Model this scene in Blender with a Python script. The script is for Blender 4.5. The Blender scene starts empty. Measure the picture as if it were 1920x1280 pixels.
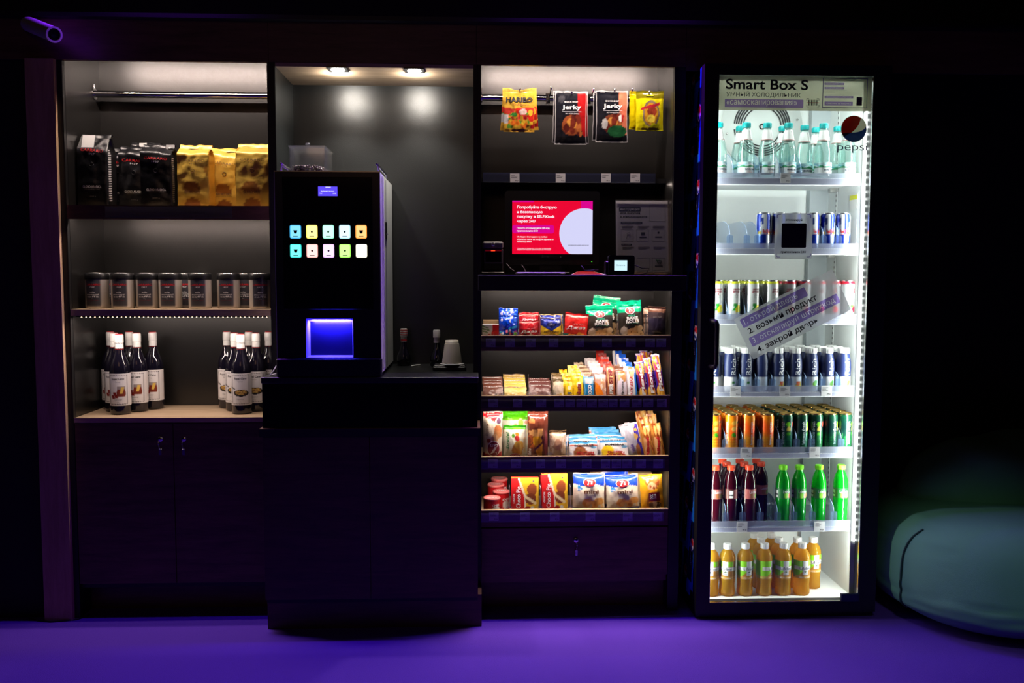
import bpy, math, random
from math import sin, cos, pi, radians
from mathutils import Vector, Matrix, noise

random.seed(7)
SC = bpy.context.scene
COL = SC.collection

# ------------------------------------------------------------------ camera
# Y = 0 is the front plane of the wall cabinets, Z up, the camera 3.28 m in front.
F, YAW, PIT, ROL, HCAM, DCAM = 1697.6, .0411, .0732, .0021, 1.2513, 3.279

def ray(u, v):
    r, up, fw = (u - 960) / F, -(v - 640) / F, 1.0
    c, s = cos(ROL), sin(ROL); r, up = r * c - up * s, r * s + up * c
    c, s = cos(PIT), sin(PIT); fw, up = fw * c + up * s, -fw * s + up * c
    c, s = cos(YAW), sin(YAW)
    return Vector((r * c + fw * s, -r * s + fw * c, up))

def at(u, v, y):
    """point of the plane Y = y that a photo measurement (u, v) falls on"""
    d = ray(u, v); t = (y + DCAM) / d.y
    return Vector((d.x * t, y, HCAM + d.z * t))

def ax(u, v, y): return at(u, v, y).x
def az(u, v, y): return at(u, v, y).z
def on(u, v, z):
    d = ray(u, v); t = (z - HCAM) / d.z
    return Vector((d.x * t, -DCAM + d.y * t, z))

cam = bpy.data.cameras.new('camera'); cam.sensor_width = 36; cam.lens = F / 1920 * 36
cam.clip_start = .05
co = bpy.data.objects.new('camera', cam); COL.objects.link(co)
fw = ray(960, 640).normalized(); rt = (ray(961, 640) - ray(960, 640)).normalized(); up = rt.cross(fw)
M = Matrix((rt, up, -fw)).transposed().to_4x4(); M.translation = (0, -DCAM, HCAM)
co.matrix_world = M
SC.camera = co
SC.view_settings.view_transform = 'Standard'
SC.view_settings.look = 'None'
SC.view_settings.gamma = 1
SC.view_settings.exposure = 0
SC.view_settings.use_curve_mapping = False
SC.cycles.use_denoising = True
SC.cycles.max_bounces = 8
SC.cycles.transparent_max_bounces = 24
SC.cycles.caustics_reflective = False
SC.cycles.caustics_refractive = False
SC.cycles.sample_clamp_indirect = 4
W = bpy.data.worlds.new('dark_room'); SC.world = W; W.use_nodes = True
W.node_tree.nodes['Background'].inputs[0].default_value = (.0004, .0002, .0008, 1)
W.node_tree.nodes['Background'].inputs[1].default_value = 1

def s2l(c):
    return tuple((x / 12.92 if x <= .04045 else ((x + .055) / 1.055) ** 2.4) for x in c)
def rgb(*c): return s2l([x / 255 for x in c])

# ------------------------------------------------------------------ materials
MATS = {}
def mat(name, col=(.5, .5, .5), rough=.5, metal=0, spec=.5, emit=None, es=0, bump=0, bscale=60, coat=0, alpha=1, sheen=0):
    m = bpy.data.materials.new(name); m.use_nodes = True; nt = m.node_tree
    b = nt.nodes['Principled BSDF']; I = b.inputs
    I['Base Color'].default_value = (*col, 1); I['Roughness'].default_value = rough; I['Metallic'].default_value = metal
    I['Specular IOR Level'].default_value = spec; I['Coat Weight'].default_value = coat; I['Alpha'].default_value = alpha
    I['Sheen Weight'].default_value = sheen
    if emit: I['Emission Color'].default_value = (*emit, 1); I['Emission Strength'].default_value = es
    if bump:
        n = nt.nodes.new('ShaderNodeTexNoise'); n.inputs['Scale'].default_value = bscale; n.inputs['Detail'].default_value = 4
        t = nt.nodes.new('ShaderNodeTexCoord'); nt.links.new(t.outputs['Object'], n.inputs['Vector'])
        p = nt.nodes.new('ShaderNodeBump'); p.inputs['Strength'].default_value = bump; p.inputs['Distance'].default_value = .004
        nt.links.new(n.outputs['Fac'], p.inputs['Height']); nt.links.new(p.outputs['Normal'], I['Normal'])
    MATS[name] = m
    return m

def art_mat(name, **k):
    """a printed surface: the print itself is the mesh's colour attribute"""
    m = mat(name, **k); nt = m.node_tree
    a = nt.nodes.new('ShaderNodeVertexColor'); a.layer_name = 'Col'
    nt.links.new(a.outputs['Color'], nt.nodes['Principled BSDF'].inputs['Base Color'])
    return m

def wood(name, c1, c2, rough=.45, vertical=False, seed=0.):
    m = mat(name, c1, rough); nt = m.node_tree; N = nt.nodes; L = nt.links
    t = N.new('ShaderNodeTexCoord'); mp = N.new('ShaderNodeMapping')
    mp.inputs['Scale'].default_value = (14, 14, 1.6) if vertical else (1.6, 14, 14); mp.inputs['Location'].default_value = (seed, seed * 2, seed)
    L.new(t.outputs['Object'], mp.inputs['Vector'])
    n = N.new('ShaderNodeTexNoise'); n.inputs['Scale'].default_value = 3; n.inputs['Detail'].default_value = 8; n.inputs['Distortion'].default_value = .6
    L.new(mp.outputs['Vector'], n.inputs['Vector'])
    n2 = N.new('ShaderNodeTexNoise'); n2.inputs['Scale'].default_value = 16; n2.inputs['Detail'].default_value = 3
    L.new(mp.outputs['Vector'], n2.inputs['Vector'])
    mx = N.new('ShaderNodeMath'); mx.operation = 'MULTIPLY_ADD'; mx.inputs[1].default_value = .45
    L.new(n2.outputs['Fac'], mx.inputs[0]); L.new(n.outputs['Fac'], mx.inputs[2])
    r = N.new('ShaderNodeValToRGB'); r.color_ramp.elements[0].position = .45; r.color_ramp.elements[1].position = .95
    r.color_ramp.elements[0].color = (*c2, 1); r.color_ramp.elements[1].color = (*c1, 1)
    L.new(mx.outputs[0], r.inputs[0]); L.new(r.outputs[0], N['Principled BSDF'].inputs['Base Color'])
    b = N.new('ShaderNodeBump'); b.inputs['Strength'].default_value = .12; b.inputs['Distance'].default_value = .002
    L.new(mx.outputs[0], b.inputs['Height']); L.new(b.outputs['Normal'], N['Principled BSDF'].inputs['Normal'])
    return m

def clear(name, tint=(1, 1, 1), gloss=.12, rough=.05, body=0., bcol=(1, 1, 1)):
    """thin clear sheet: mostly see-through, some mirror, some body colour"""
    m = bpy.data.materials.new(name); m.use_nodes = True; nt = m.node_tree; N = nt.nodes; L = nt.links
    N.remove(N['Principled BSDF']); out = N['Material Output']
    t = N.new('ShaderNodeBsdfTransparent'); t.inputs[0].default_value = (*tint, 1)
    g = N.new('ShaderNodeBsdfGlossy'); g.inputs['Roughness'].default_value = rough; g.inputs['Color'].default_value = (1, 1, 1, 1)
    fr = N.new('ShaderNodeLayerWeight'); fr.inputs['Blend'].default_value = .25
    ma = N.new('ShaderNodeMath'); ma.operation = 'MULTIPLY_ADD'; ma.inputs[1].default_value = .55; ma.inputs[2].default_value = gloss; ma.use_clamp = True
    L.new(fr.outputs['Fresnel'], ma.inputs[0])
    sh = t.outputs[0]
    if body:
        d = N.new('ShaderNodeBsdfDiffuse'); d.inputs[0].default_value = (*bcol, 1)
        tr = N.new('ShaderNodeBsdfTranslucent'); tr.inputs[0].default_value = (*bcol, 1)
        a = N.new('ShaderNodeMixShader'); L.new(d.outputs[0], a.inputs[1]); L.new(tr.outputs[0], a.inputs[2])
        b = N.new('ShaderNodeMixShader'); b.inputs[0].default_value = body; L.new(sh, b.inputs[1]); L.new(a.outputs[0], b.inputs[2]); sh = b.outputs[0]
    mx = N.new('ShaderNodeMixShader'); L.new(ma.outputs[0], mx.inputs[0]); L.new(sh, mx.inputs[1]); L.new(g.outputs[0], mx.inputs[2])
    L.new(mx.outputs[0], out.inputs[0]); MATS[name] = m
    return m

def frosted(name, col=(.9, .9, .92), body=.35):
    m = bpy.data.materials.new(name); m.use_nodes = True; nt = m.node_tree; N = nt.nodes; L = nt.links
    N.remove(N['Principled BSDF']); out = N['Material Output']
    r = N.new('ShaderNodeBsdfRefraction'); r.inputs['Roughness'].default_value = .32; r.inputs['IOR'].default_value = 1.12; r.inputs[0].default_value = (*col, 1)
    tr = N.new('ShaderNodeBsdfTranslucent'); tr.inputs[0].default_value = (*col, 1)
    mx = N.new('ShaderNodeMixShader'); mx.inputs[0].default_value = body
    L.new(r.outputs[0], mx.inputs[1]); L.new(tr.outputs[0], mx.inputs[2]); L.new(mx.outputs[0], out.inputs[0]); MATS[name] = m

# palette
WHITE = (.85, .85, .85); BLACK = (.006, .006, .007)
mat('graphite', (.009, .0086, .0084), .30, spec=.8, bump=.06, bscale=420)
mat('graphite_panel', (.0035, .0045, .005), .31, spec=1.0, bump=.12, bscale=520)
mat('black_edge', (.006, .006, .007), .5)
mat('black_plastic', (.008, .008, .009), .35)
mat('black_gloss', (.006, .006, .007), .12)
wood('oak', rgb(208, 182, 152), rgb(172, 144, 114))
wood('oak_dark', rgb(96, 72, 48), rgb(62, 44, 28), seed=3.)
wood('oak_dimmed', rgb(120, 88, 66), rgb(78, 54, 40), seed=5.)  # the same light oak, dimness of the fronts put into its colour
wood('oak_upright', rgb(206, 172, 136), rgb(176, 142, 108), vertical=True)
mat('chrome', (.75, .75, .77), .1, 1)
mat('steel', (.55, .54, .52), .25, 1)
mat('dark_metal', (.08, .08, .085), .3, 1)
mat('grey_side', (.68, .68, .66), .45)
mat('machine_black', (.008, .008, .018), .3)
mat('white_plastic', (.8, .8, .8), .35)
mat('white_inner', (.8, .82, .8), .45)
mat('grey_inner', (.42, .46, .48), .45)
mat('paper', (.8, .79, .77), .7)
mat('tag_paper', (.74, .72, .72), .6)
mat('ink', (.015, .015, .018), .6)
mat('ink_grey', (.2, .2, .2), .6)
mat('ink_red', rgb(190, 20, 28), .5)
mat('ink_white', (.85, .85, .85), .5)
mat('ink_green', rgb(30, 120, 60), .5)
mat('ink_purple_dark', rgb(60, 34, 120), .5)
mat('ink_navy', rgb(24, 30, 74), .5)
mat('ink_brown', rgb(110, 70, 40), .5)
mat('ink_teal', rgb(10, 160, 120), .5)
mat('ink_blue', rgb(30, 60, 150), .5)
mat('ink_wine', rgb(130, 20, 40), .5)
mat('gold_lid', rgb(214, 176, 100), .25, 1)
mat('silver_lid', (.75, .75, .75), .25, 1)
mat('yellow_rim', rgb(214, 214, 30), .35)
mat('red_rim', rgb(170, 20, 40), .35)
mat('cap_teal', rgb(0, 158, 160), .35)
mat('cap_orange', rgb(250, 84, 44), .35)
mat('cap_lime', rgb(128, 220, 20), .35)
mat('cap_white', (.85, .85, .82), .35)
mat('cap_red', rgb(190, 40, 50), .4)
mat('syrup', (.006, .005, .012), .08, coat=.5)
mat('beanbag_fabric', rgb(112, 172, 140), .8, bump=.35, bscale=700)
mat('carpet', rgb(98, 54, 186), .95, bump=.6, bscale=350)
mat('wall_paint', (.012, .011, .013), .8)
mat('wall_grey', (.03, .03, .03), .7)
art_mat('film', rough=.3, bump=.35, bscale=55)
art_mat('film_gloss', rough=.18, bump=.5, bscale=38)
art_mat('print', rough=.45)
art_mat('print_metal', rough=.3, metal=.3)
art_mat('gold_film', rough=.3, metal=.15, bump=.6, bscale=26)
art_mat('black_film', rough=.3, bump=.6, bscale=26)
art_mat('tin', rough=.3, metal=.25)
clear('acrylic', (.95, .96, 1), .05, .06, body=.05, bcol=(.8, .85, 1))
clear('divider_plastic', (.82, .9, 1), .06, .08, body=.1, bcol=(.55, .7, 1))
clear('divider_edge', (.8, .88, 1), .1, .1, body=.5, bcol=(.6, .75, 1))
clear('rail_plastic', (.95, .96, 1), .04, .1, body=.4, bcol=(.82, .84, 1))
clear('door_glass', (.97, .985, .98), .012, .02)
clear('pet_water', (.80, .93, .90), .07, .06, body=.06, bcol=(.7, .95, .9))
clear('pet_clear', (.93, .96, .95), .1, .06, body=.04)
clear('hopper_plastic', (.96, .96, .97), .09, .06, body=.025)
frosted('frost')
def film_print(name, col, body=.35): return clear(name, tuple(x ** .5 for x in col), .004, .1, body, col)
film_print('ink_purple', rgb(128, 92, 214), .25)
film_print('sticker_white', (.95, .95, .95), .8)
def liquid(name, col, tr):
    m = mat(name, col, .08, coat=.3); N = m.node_tree.nodes; L = m.node_tree.links
    t = N.new('ShaderNodeBsdfTranslucent'); t.inputs[0].default_value = (*col, 1)
    mx = N.new('ShaderNodeMixShader'); mx.inputs[0].default_value = tr
    L.new(N['Principled BSDF'].outputs[0], mx.inputs[1]); L.new(t.outputs[0], mx.inputs[2]); L.new(mx.outputs[0], N['Material Output'].inputs[0])
liquid('soda_green', rgb(10, 170, 30), .5)
liquid('soda_cola', rgb(58, 8, 16), .3)
liquid('tea_amber', rgb(226, 176, 48), .7)
def glow(name, col, s): mat(name, (0, 0, 0), .5, emit=col, es=s)
glow('led_warm', (1, .72, .48), 9)
glow('led_white', (.95, 1, .97), 14)
glow('lamp_disc', (1, .97, .9), 30)

# ------------------------------------------------------------------ mesh builder
GLYPH = {}
def glyphs(s, bold=0., res=2):
    k = (s, bold, res)
    if k not in GLYPH:
        c = bpy.data.curves.new('t', 'FONT'); c.body = s; c.resolution_u = res; c.offset = bold; c.align_x = 'LEFT'
        o = bpy.data.objects.new('t', c); COL.objects.link(o)
        dg = bpy.context.evaluated_depsgraph_get(); me = o.evaluated_get(dg).to_mesh()
        vs = [(v.co.x, v.co.y) for v in me.vertices]; fs = [tuple(p.vertices) for p in me.polygons]
        x0, x1 = min(v[0] for v in vs), max(v[0] for v in vs); y0, y1 = min(v[1] for v in vs), max(v[1] for v in vs)
        GLYPH[k] = ([((x - (x0 + x1) / 2) / (x1 - x0), (y - (y0 + y1) / 2) / (y1 - y0)) for x, y in vs], fs)
        bpy.data.objects.remove(o); bpy.data.curves.remove(c)
    return GLYPH[k]

CUT = {}
def cut_bar(s, w, h, tw, th, tx, r=.004):
    """a w x h plate with the string left open in it; text box tw x th centred at tx"""
    k = (s, w, h)
    if k in CUT: return CUT[k]
    c = bpy.data.curves.new('t', 'FONT'); c.body = s; c.offset = .012; o = bpy.data.objects.new('t', c); COL.objects.link(o)
    dg = bpy.context.evaluated_depsgraph_get(); src = o.evaluated_get(dg).to_curve(dg)
    P = [[(p.co.xy, p.handle_left.xy, p.handle_right.xy) for p in sp.bezier_points] for sp in src.splines]
    xs = [p[0].x for q in P for p in q]; ys = [p[0].y for q in P for p in q]; x0, x1, y0, y1 = min(xs), max(xs), min(ys), max(ys)
    f = lambda p: (tx + ((p.x - x0) / (x1 - x0) - .5) * tw, ((p.y - y0) / (y1 - y0) - .5) * th, 0)
    n = bpy.data.curves.new('t2', 'CURVE'); n.dimensions = '2D'; n.fill_mode = 'BOTH'; n.resolution_u = 4
    for q in P:
        sp = n.splines.new('BEZIER'); sp.bezier_points.add(len(q) - 1); sp.use_cyclic_u = True
        for bp, p in zip(sp.bezier_points, q): bp.handle_left_type = bp.handle_right_type = 'FREE'; bp.co, bp.handle_left, bp.handle_right = f(p[0]), f(p[1]), f(p[2])
    out = rrect(0, 0, w, h, r, 0); sp = n.splines.new('POLY'); sp.points.add(len(out) - 1); sp.use_cyclic_u = True
    for pt, q in zip(sp.points, out): pt.co = (q[0], q[2], 0, 1)
    o2 = bpy.data.objects.new('t2', n); COL.objects.link(o2); me = o2.evaluated_get(bpy.context.evaluated_depsgraph_get()).to_mesh()
    CUT[k] = ([(v.co.x, v.co.y) for v in me.vertices], [tuple(p.vertices) for p in me.polygons])
    bpy.data.objects.remove(o2); bpy.data.objects.remove(o); bpy.data.curves.remove(c); bpy.data.curves.remove(n)
    return CUT[k]
LATER = []                                  # meshes whose material is mixed further down
class MB:
    def __init__(s): s.v = []; s.f = []; s.m = []; s.c = []; s.sm = []; s.mats = []
    def mi(s, m):
        if m not in s.mats: s.mats.append(m)
        return s.mats.index(m)
    def add(s, vs, fs, m, cols=None, smooth=False):
        b = len(s.v); s.v += [tuple(v) for v in vs]; s.c += cols if cols else [(1, 1, 1)] * len(vs)
        i = s.mi(m)
        for f in fs: s.f.append(tuple(b + k for k in f)); s.m.append(i); s.sm.append(smooth)
        return s
    def box(s, x0, x1, y0, y1, z0, z1, m, bev=0.):
        if x1 < x0: x0, x1 = x1, x0
        if bev:
            b = min(bev, (x1 - x0) * .45, (y1 - y0) * .45, (z1 - z0) * .45); vs = []
            for sx, X in ((1, x0), (-1, x1)):
                for sy, Y in ((1, y0), (-1, y1)):
                    for sz, Z in ((1, z0), (-1, z1)):
                        vs += [(X, Y + sy * b, Z + sz * b), (X + sx * b, Y, Z + sz * b), (X + sx * b, Y + sy * b, Z)]
            k = lambda a, bb, c, w: (a * 4 + bb * 2 + c) * 3 + w
            fs = []
            for a in (0, 1):
                q = [k(a, 0, 0, 0), k(a, 0, 1, 0), k(a, 1, 1, 0), k(a, 1, 0, 0)]; fs.append(q if a == 0 else q[::-1])
                q = [k(0, a, 0, 1), k(1, a, 0, 1), k(1, a, 1, 1), k(0, a, 1, 1)]; fs.append(q if a == 0 else q[::-1])
                q = [k(0, 0, a, 2), k(0, 1, a, 2), k(1, 1, a, 2), k(1, 0, a, 2)]; fs.append(q if a == 0 else q[::-1])
            for a in (0, 1):
                for c in (0, 1):
                    fs += [[k(a, c, 0, 0), k(a, c, 0, 1), k(a, c, 1, 1), k(a, c, 1, 0)],
                           [k(a, 0, c, 0), k(a, 0, c, 2), k(a, 1, c, 2), k(a, 1, c, 0)],
                           [k(0, a, c, 1), k(0, a, c, 2), k(1, a, c, 2), k(1, a, c, 1)]]
                    for d in (0, 1): fs.append([k(a, c, d, 0), k(a, c, d, 1), k(a, c, d, 2)])
            return s.add(vs, fs, m)
        vs = [(x, y, z) for x in (x0, x1) for y in (y0, y1) for z in (z0, z1)]
        return s.add(vs, [(0, 1, 3, 2), (4, 6, 7, 5), (0, 4, 5, 1), (2, 3, 7, 6), (0, 2, 6, 4), (1, 5, 7, 3)], m)
    def quad(s, a, b, c, d, m): return s.add([a, b, c, d], [(0, 1, 2, 3)], m)
    def lathe(s, prof, m, c=(0, 0, 0), seg=24, art=None, caps=True, axis='Z', rings=None):
        """prof: (r, z) from the bottom up; rings puts extra rows between for a print"""
        if rings:
            zs = [p[1] for p in prof]; z0, z1 = zs[0], zs[-1]; out = []
            for i in range(len(prof) - 1):
                n = max(1, round(abs(prof[i + 1][1] - prof[i][1]) / (z1 - z0) * rings))
                for j in range(n):
                    t = j / n; out.append((prof[i][0] * (1 - t) + prof[i + 1][0] * t, prof[i][1] * (1 - t) + prof[i + 1][1] * t))
            prof = out + [prof[-1]]
        vs, cs = [], []
        z0, z1 = prof[0][1], prof[-1][1]
        for r, z in prof:
            for k in range(seg + 1):
                a = 2 * pi * k / seg - pi         # a = 0 faces the viewer (-Y)
                p = (r * sin(a), -r * cos(a), z)
                if axis == 'Y': p = (p[0], z, -p[1])
                if axis == 'X': p = (z, p[0], p[1])
                vs.append((c[0] + p[0], c[1] + p[1], c[2] + p[2]))
                cs.append(art(a / pi, (z - z0) / (z1 - z0)) if art else (1, 1, 1))
        n = seg + 1
        fs = [(i * n + k, i * n + k + 1, (i + 1) * n + k + 1, (i + 1) * n + k) for i in range(len(prof) - 1) for k in range(seg)]
        s.add(vs, fs, m, cs, True)
        if caps:
            for i, rev in ((0, True), (len(prof) - 1, False)):
                if prof[i][0] > 1e-5:
                    q = [vs[i * n + k] for k in range(seg)]; s.add(q, [tuple(range(seg))[::-1] if rev else tuple(range(seg))], m, [cs[i * n]] * seg)
        return s
    def tube(s, pts, r, m, seg=8, closed=False):
        pts = [Vector(p) for p in pts]; vs = []; N = len(pts)
        ref = None
        for i, p in enumerate(pts):
            d = (pts[min(i + 1, N - 1)] - pts[max(i - 1, 0)]).normalized()
            if ref is None: ref = d.orthogonal().normalized()
            ref = (ref - d * ref.dot(d)).normalized(); b = d.cross(ref)
            vs += [p + (ref * cos(2 * pi * k / seg) + b * sin(2 * pi * k / seg)) * r for k in range(seg)]
        fs = [(i * seg + k, i * seg + (k + 1) % seg, (i + 1) * seg + (k + 1) % seg, (i + 1) * seg + k) for i in range(N - 1) for k in range(seg)]
        fs += [tuple(range(seg))[::-1], tuple((N - 1) * seg + k for k in range(seg))]
        return s.add(vs, fs, m, smooth=True)
    def prism(s, poly, d, m):
        """poly: 3D outline, d: thickness vector"""
        n = len(poly); d = Vector(d); P = [Vector(p) for p in poly]
        s.add(P + [p + d for p in P], [tuple(range(n)), tuple(range(n, 2 * n))[::-1]] + [(i, (i + 1) % n, n + (i + 1) % n, n + i)[::-1] for i in range(n)], m)
        return s
    def grid(s, fn, nu, nv, m, art=None, flip=False, smooth=True, u0=-1, u1=1, v0=0, v1=1):
        vs, cs = [], []
        for j in range(nv + 1):
            for i in range(nu + 1):
                u = u0 + (u1 - u0) * i / nu; v = v0 + (v1 - v0) * j / nv
                vs.append(fn(u, v)); cs.append(art(u, v) if art else (1, 1, 1))
        n = nu + 1
        fs = [(j * n + i, j * n + i + 1, (j + 1) * n + i + 1, (j + 1) * n + i) for j in range(nv) for i in range(nu)]
        if flip: fs = [f[::-1] for f in fs]
        return s.add(vs, fs, m, cs, smooth)
    def text(s, t, w, h, fn, m, bold=.0, res=2, italic=0.):
        """fit the string into w x h; fn maps (x, y) about the centre to a point"""
        vs, fs = glyphs(t, bold, res)
        return s.add([fn(x * w + italic * y * h, y * h) for x, y in vs], fs, m)
    def flat_text(s, t, c, w, h, m, bold=0., tilt=0., right=(1, 0, 0), up=(0, 0, 1), res=2, italic=0.):
        R, U, C = Vector(right), Vector(up), Vector(c); ct, st = cos(tilt), sin(tilt)
        return s.text(t, w, h, lambda x, y: C + R * (x * ct - y * st) + U * (x * st + y * ct), m, bold, res, italic)
    def build(s, name, parent=None, org=None, loc=None):
        me = bpy.data.meshes.new(name)
        o = Vector(org) if org is not None else (root_loc(parent) if parent and loc is None else Vector((0, 0, 0)))
        me.from_pydata([tuple(Vector(v) - o) for v in s.v], [], s.f)
        for m in s.mats:
            me.materials.append(MATS.get(m))
            if m not in MATS: LATER.append((me, len(me.materials) - 1, m))
        me.polygons.foreach_set('material_index', s.m); me.polygons.foreach_set('use_smooth', s.sm)
        if any(m not in MATS or MATS[m].node_tree.nodes.get('Color Attribute') for m in s.mats):
            ca = me.color_attributes.new('Col', 'FLOAT_COLOR', 'POINT')
            ca.data.foreach_set('color', [x for c in s.c for x in (*c, 1)])
        me.update()
        ob = bpy.data.objects.new(name, me); COL.objects.link(ob)
        if parent: ob.parent = parent
        elif org is not None: ob.location = org
        if loc is not None: ob.location = loc
        return ob

def root_loc(o):
    while o.parent: o = o.parent
    return Vector(o.location)
def tag(o, label, cat, group=None):
    o['label'] = label; o['category'] = cat
    if group: o['group'] = group
    return o
def thing(name, label, cat, loc=(0, 0, 0), group=None):
    o = bpy.data.objects.new(name, None); COL.objects.link(o); o.location = loc; o.empty_display_size = .05
    return tag(o, label, cat, group)
def struct(mb, name):
    o = mb.build(name); o['kind'] = 'structure'; return o
def dup(root, loc, rot=(0, 0, 0), label=None, scale=None):
    r = root.copy(); COL.objects.link(r); r.location = loc; r.rotation_euler = rot
    if label: r['label'] = label
    if scale: r.scale = scale
    for ch in root.children:
        c = ch.copy(); COL.objects.link(c); c.parent = r
        for g in ch.children:
            d = g.copy(); COL.objects.link(d); d.parent = c
    return r
class Kind:
    """the first placing moves the built thing itself, later ones are copies"""
    def __init__(s, root): s.root = root; s.used = False
    def put(s, loc, rot=(0, 0, 0), label=None, scale=None, group=None):
        if not s.used:
            s.used = True; o = s.root; o.location = loc; o.rotation_euler = rot
            if label: o['label'] = label
            if scale: o.scale = scale
        else: o = dup(s.root, loc, rot, label, scale)
        if group: o['group'] = group
        return o
ORD = ['first', 'second', 'third', 'fourth', 'fifth', 'sixth', 'seventh', 'eighth', 'ninth', 'tenth']

def rrect(cx, cz, w, h, r, y, n=5):
    out = []
    for sx, sz, a0 in ((1, 1, 0), (-1, 1, 90), (-1, -1, 180), (1, -1, 270)):
        for k in range(n + 1):
            a = radians(a0 + 90 * k / n); out.append((cx + sx * (w / 2 - r) + r * cos(a), y, cz + sz * (h / 2 - r) + r * sin(a)))
    return out
def rect_px(u0, v0, u1, v1, y):
    a, b, c, d = at(u0, v0, y), at(u1, v0, y), at(u0, v1, y), at(u1, v1, y)
    return (a.x + c.x) / 2, (b.x + d.x) / 2, (c.z + d.z) / 2, (a.z + b.z) / 2    # x0, x1, z0, z1

# ------------------------------------------------------------------ prints
def inpoly(x, y, p):
    r = False; j = len(p) - 1
    for i in range(len(p)):
        if (p[i][1] > y) != (p[j][1] > y) and x < (p[j][0] - p[i][0]) * (y - p[i][1]) / (p[j][1] - p[i][1]) + p[i][0]: r = not r
        j = i
    return r
def art(base, *L):
    """layers over a base colour: b(and) e(llipse) p(olygon) s(pots) w(ave edge)"""
    base = rgb(*base); LL = []
    for l in L:
        if l[0] == 's':
            _, x0, v0, x1, v1, n, r, cols, seed = l; R = random.Random(seed)
            for k in range(n):
                q = r * R.uniform(.6, 1.3)
                LL.append(('e', R.uniform(x0, x1), R.uniform(v0, v1), q, q * R.uniform(.3, .6), rgb(*R.choice(cols))))
        else: LL.append((*l[:-1], rgb(*l[-1])))
    def fn(u, v):
        c = base
        for l in LL:
            k = l[0]
            if k == 'b': hit = l[1] <= v <= l[2]
            elif k == 'w': hit = v > l[1] + l[2] * sin(l[3] * u + l[4])
            elif k == 'r': hit = l[1] <= u <= l[3] and l[2] <= v <= l[4]
            elif k == 'e': hit = ((u - l[1]) / l[3]) ** 2 + ((v - l[2]) / l[4]) ** 2 < 1
            else: hit = inpoly(u, v, l[1])
            if hit: c = l[-1]
        return c
    return fn
# ------------------------------------------------------------------ the room
ZT, ZI, YB = 1.996, 2.12, .315            # underside of the header, back panels of the cabinets
struct(MB().box(-3.2, 3.2, -4.6, .5, -.05, 0, 'carpet'), 'floor')
struct(MB().box(-3.2, 3.2, -4.6, .5, 3.0, 3.06, 'wall_paint'), 'ceiling')
struct(MB().box(-3.2, 3.2, .50, .56, 0, 3.0, 'wall_paint'), 'wall_back')
struct(MB().box(-3.26, -3.2, -4.6, .56, 0, 3.0, 'wall_paint'), 'wall_left')
struct(MB().box(3.2, 3.26, -4.6, .56, 0, 3.0, 'wall_paint'), 'wall_right')
struct(MB().box(-3.2, 3.2, -4.66, -4.6, 0, 3.0, 'wall_paint'), 'wall_front')
struct(MB().box(-3.2, -1.556, .02, .06, 0, 2.13, 'wall_paint'), 'wall_side')
xj = [-3.0, -.7245, .0065, .757, 3.0]
for i in range(4):
    m = MB().box(xj[i] + .0007, xj[i + 1] - .0007, 0, .018, ZT if i < 3 else ZT - .012, 2.1349, 'oak_dimmed')
    struct(m, f'trim_{i + 1}')
struct(MB().box(-3.0, 3.0, -.034, .4995, 2.1355, 2.150, 'black_edge'), 'trim_5')  # unseen board, added to keep the purple strips off the cabinet fronts

# ------------------------------------------------------------------ lights
def area(name, loc, sx, sy, e, col, rot=(0, 0, 0), spread=180):
    l = bpy.data.lights.new(name, 'AREA'); l.shape = 'RECTANGLE'; l.size = sx; l.size_y = sy; l.energy = e; l.color = col; l.spread = radians(spread)
    o = bpy.data.objects.new(name, l); COL.objects.link(o); o.location = loc; o.rotation_euler = rot
    return o
WARM = (1, .82, .72)
for x_, l_, e_ in ((-1.08, .42, 9.5), (.46, .64, 17)): area('ceiling_strip_light', (x_, -.0375, 2.30), l_, .003, e_, (.24, .022, 1))
area('added_bounce_light', (.3, -2.4, 2.9), 3.0, 1.2, 4, (.22, .022, 1), spread=70)  # unseen purple light, added so the carpet bounces onto the fronts
area('room_fill_light', (-.6, -3.6, 2.5), 1.2, .8, 1.6, (1, .55, .34), (radians(72), 0, radians(-8)))  # unseen warm fill, added to lift the dark wood
def bay_light(name, x0, x1, y, z, e, tilt=12, w=.006):
    area(name, ((x0 + x1) / 2, y, z), x1 - x0, w, e, WARM, (radians(tilt), 0, 0), 170)
LX0, LX1, RX0, RX1 = -1.42, -.745, .04, .70
bay_light('cabinet_strip_light', LX0, LX1, .032, 2.085, 5.4, 24)
bay_light('cabinet_strip_light', LX0, LX1, .030, 1.468, 2.4)
bay_light('cabinet_strip_light', LX0, LX1, .016, 1.0985, 2.0)
bay_light('cabinet_strip_light', RX0, RX1, .032, 2.085, 5.4, 24)
bay_light('cabinet_strip_light', RX0, RX1, .024, 1.214, 2.2)
for u, v in ((633.5, 129), (777, 131)):
    p = on(u, v, ZT); l = bpy.data.lights.new('niche_spotlight', 'SPOT'); l.energy = 15; l.spot_size = radians(112); l.spot_blend = .55
    l.color = (1, .95, .86); l.shadow_soft_size = .02
    o = bpy.data.objects.new('niche_spotlight', l); COL.objects.link(o); o.location = (p.x, p.y, ZT - .030)
    l = bpy.data.lights.new('niche_lamp', 'POINT'); l.energy = 1.7; l.color = (1, .95, .86); l.shadow_soft_size = .012
    o = bpy.data.objects.new('niche_lamp', l); COL.objects.link(o); o.location = (p.x, p.y, ZT - .036)
l = bpy.data.lights.new('added_beanbag_light', 'SPOT'); l.energy = 34; l.spot_size = radians(21); l.spot_blend = 1; l.color = (.72, 1, .82); l.shadow_soft_size = .15  # unseen greenish spot, added to brighten the beanbag
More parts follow.
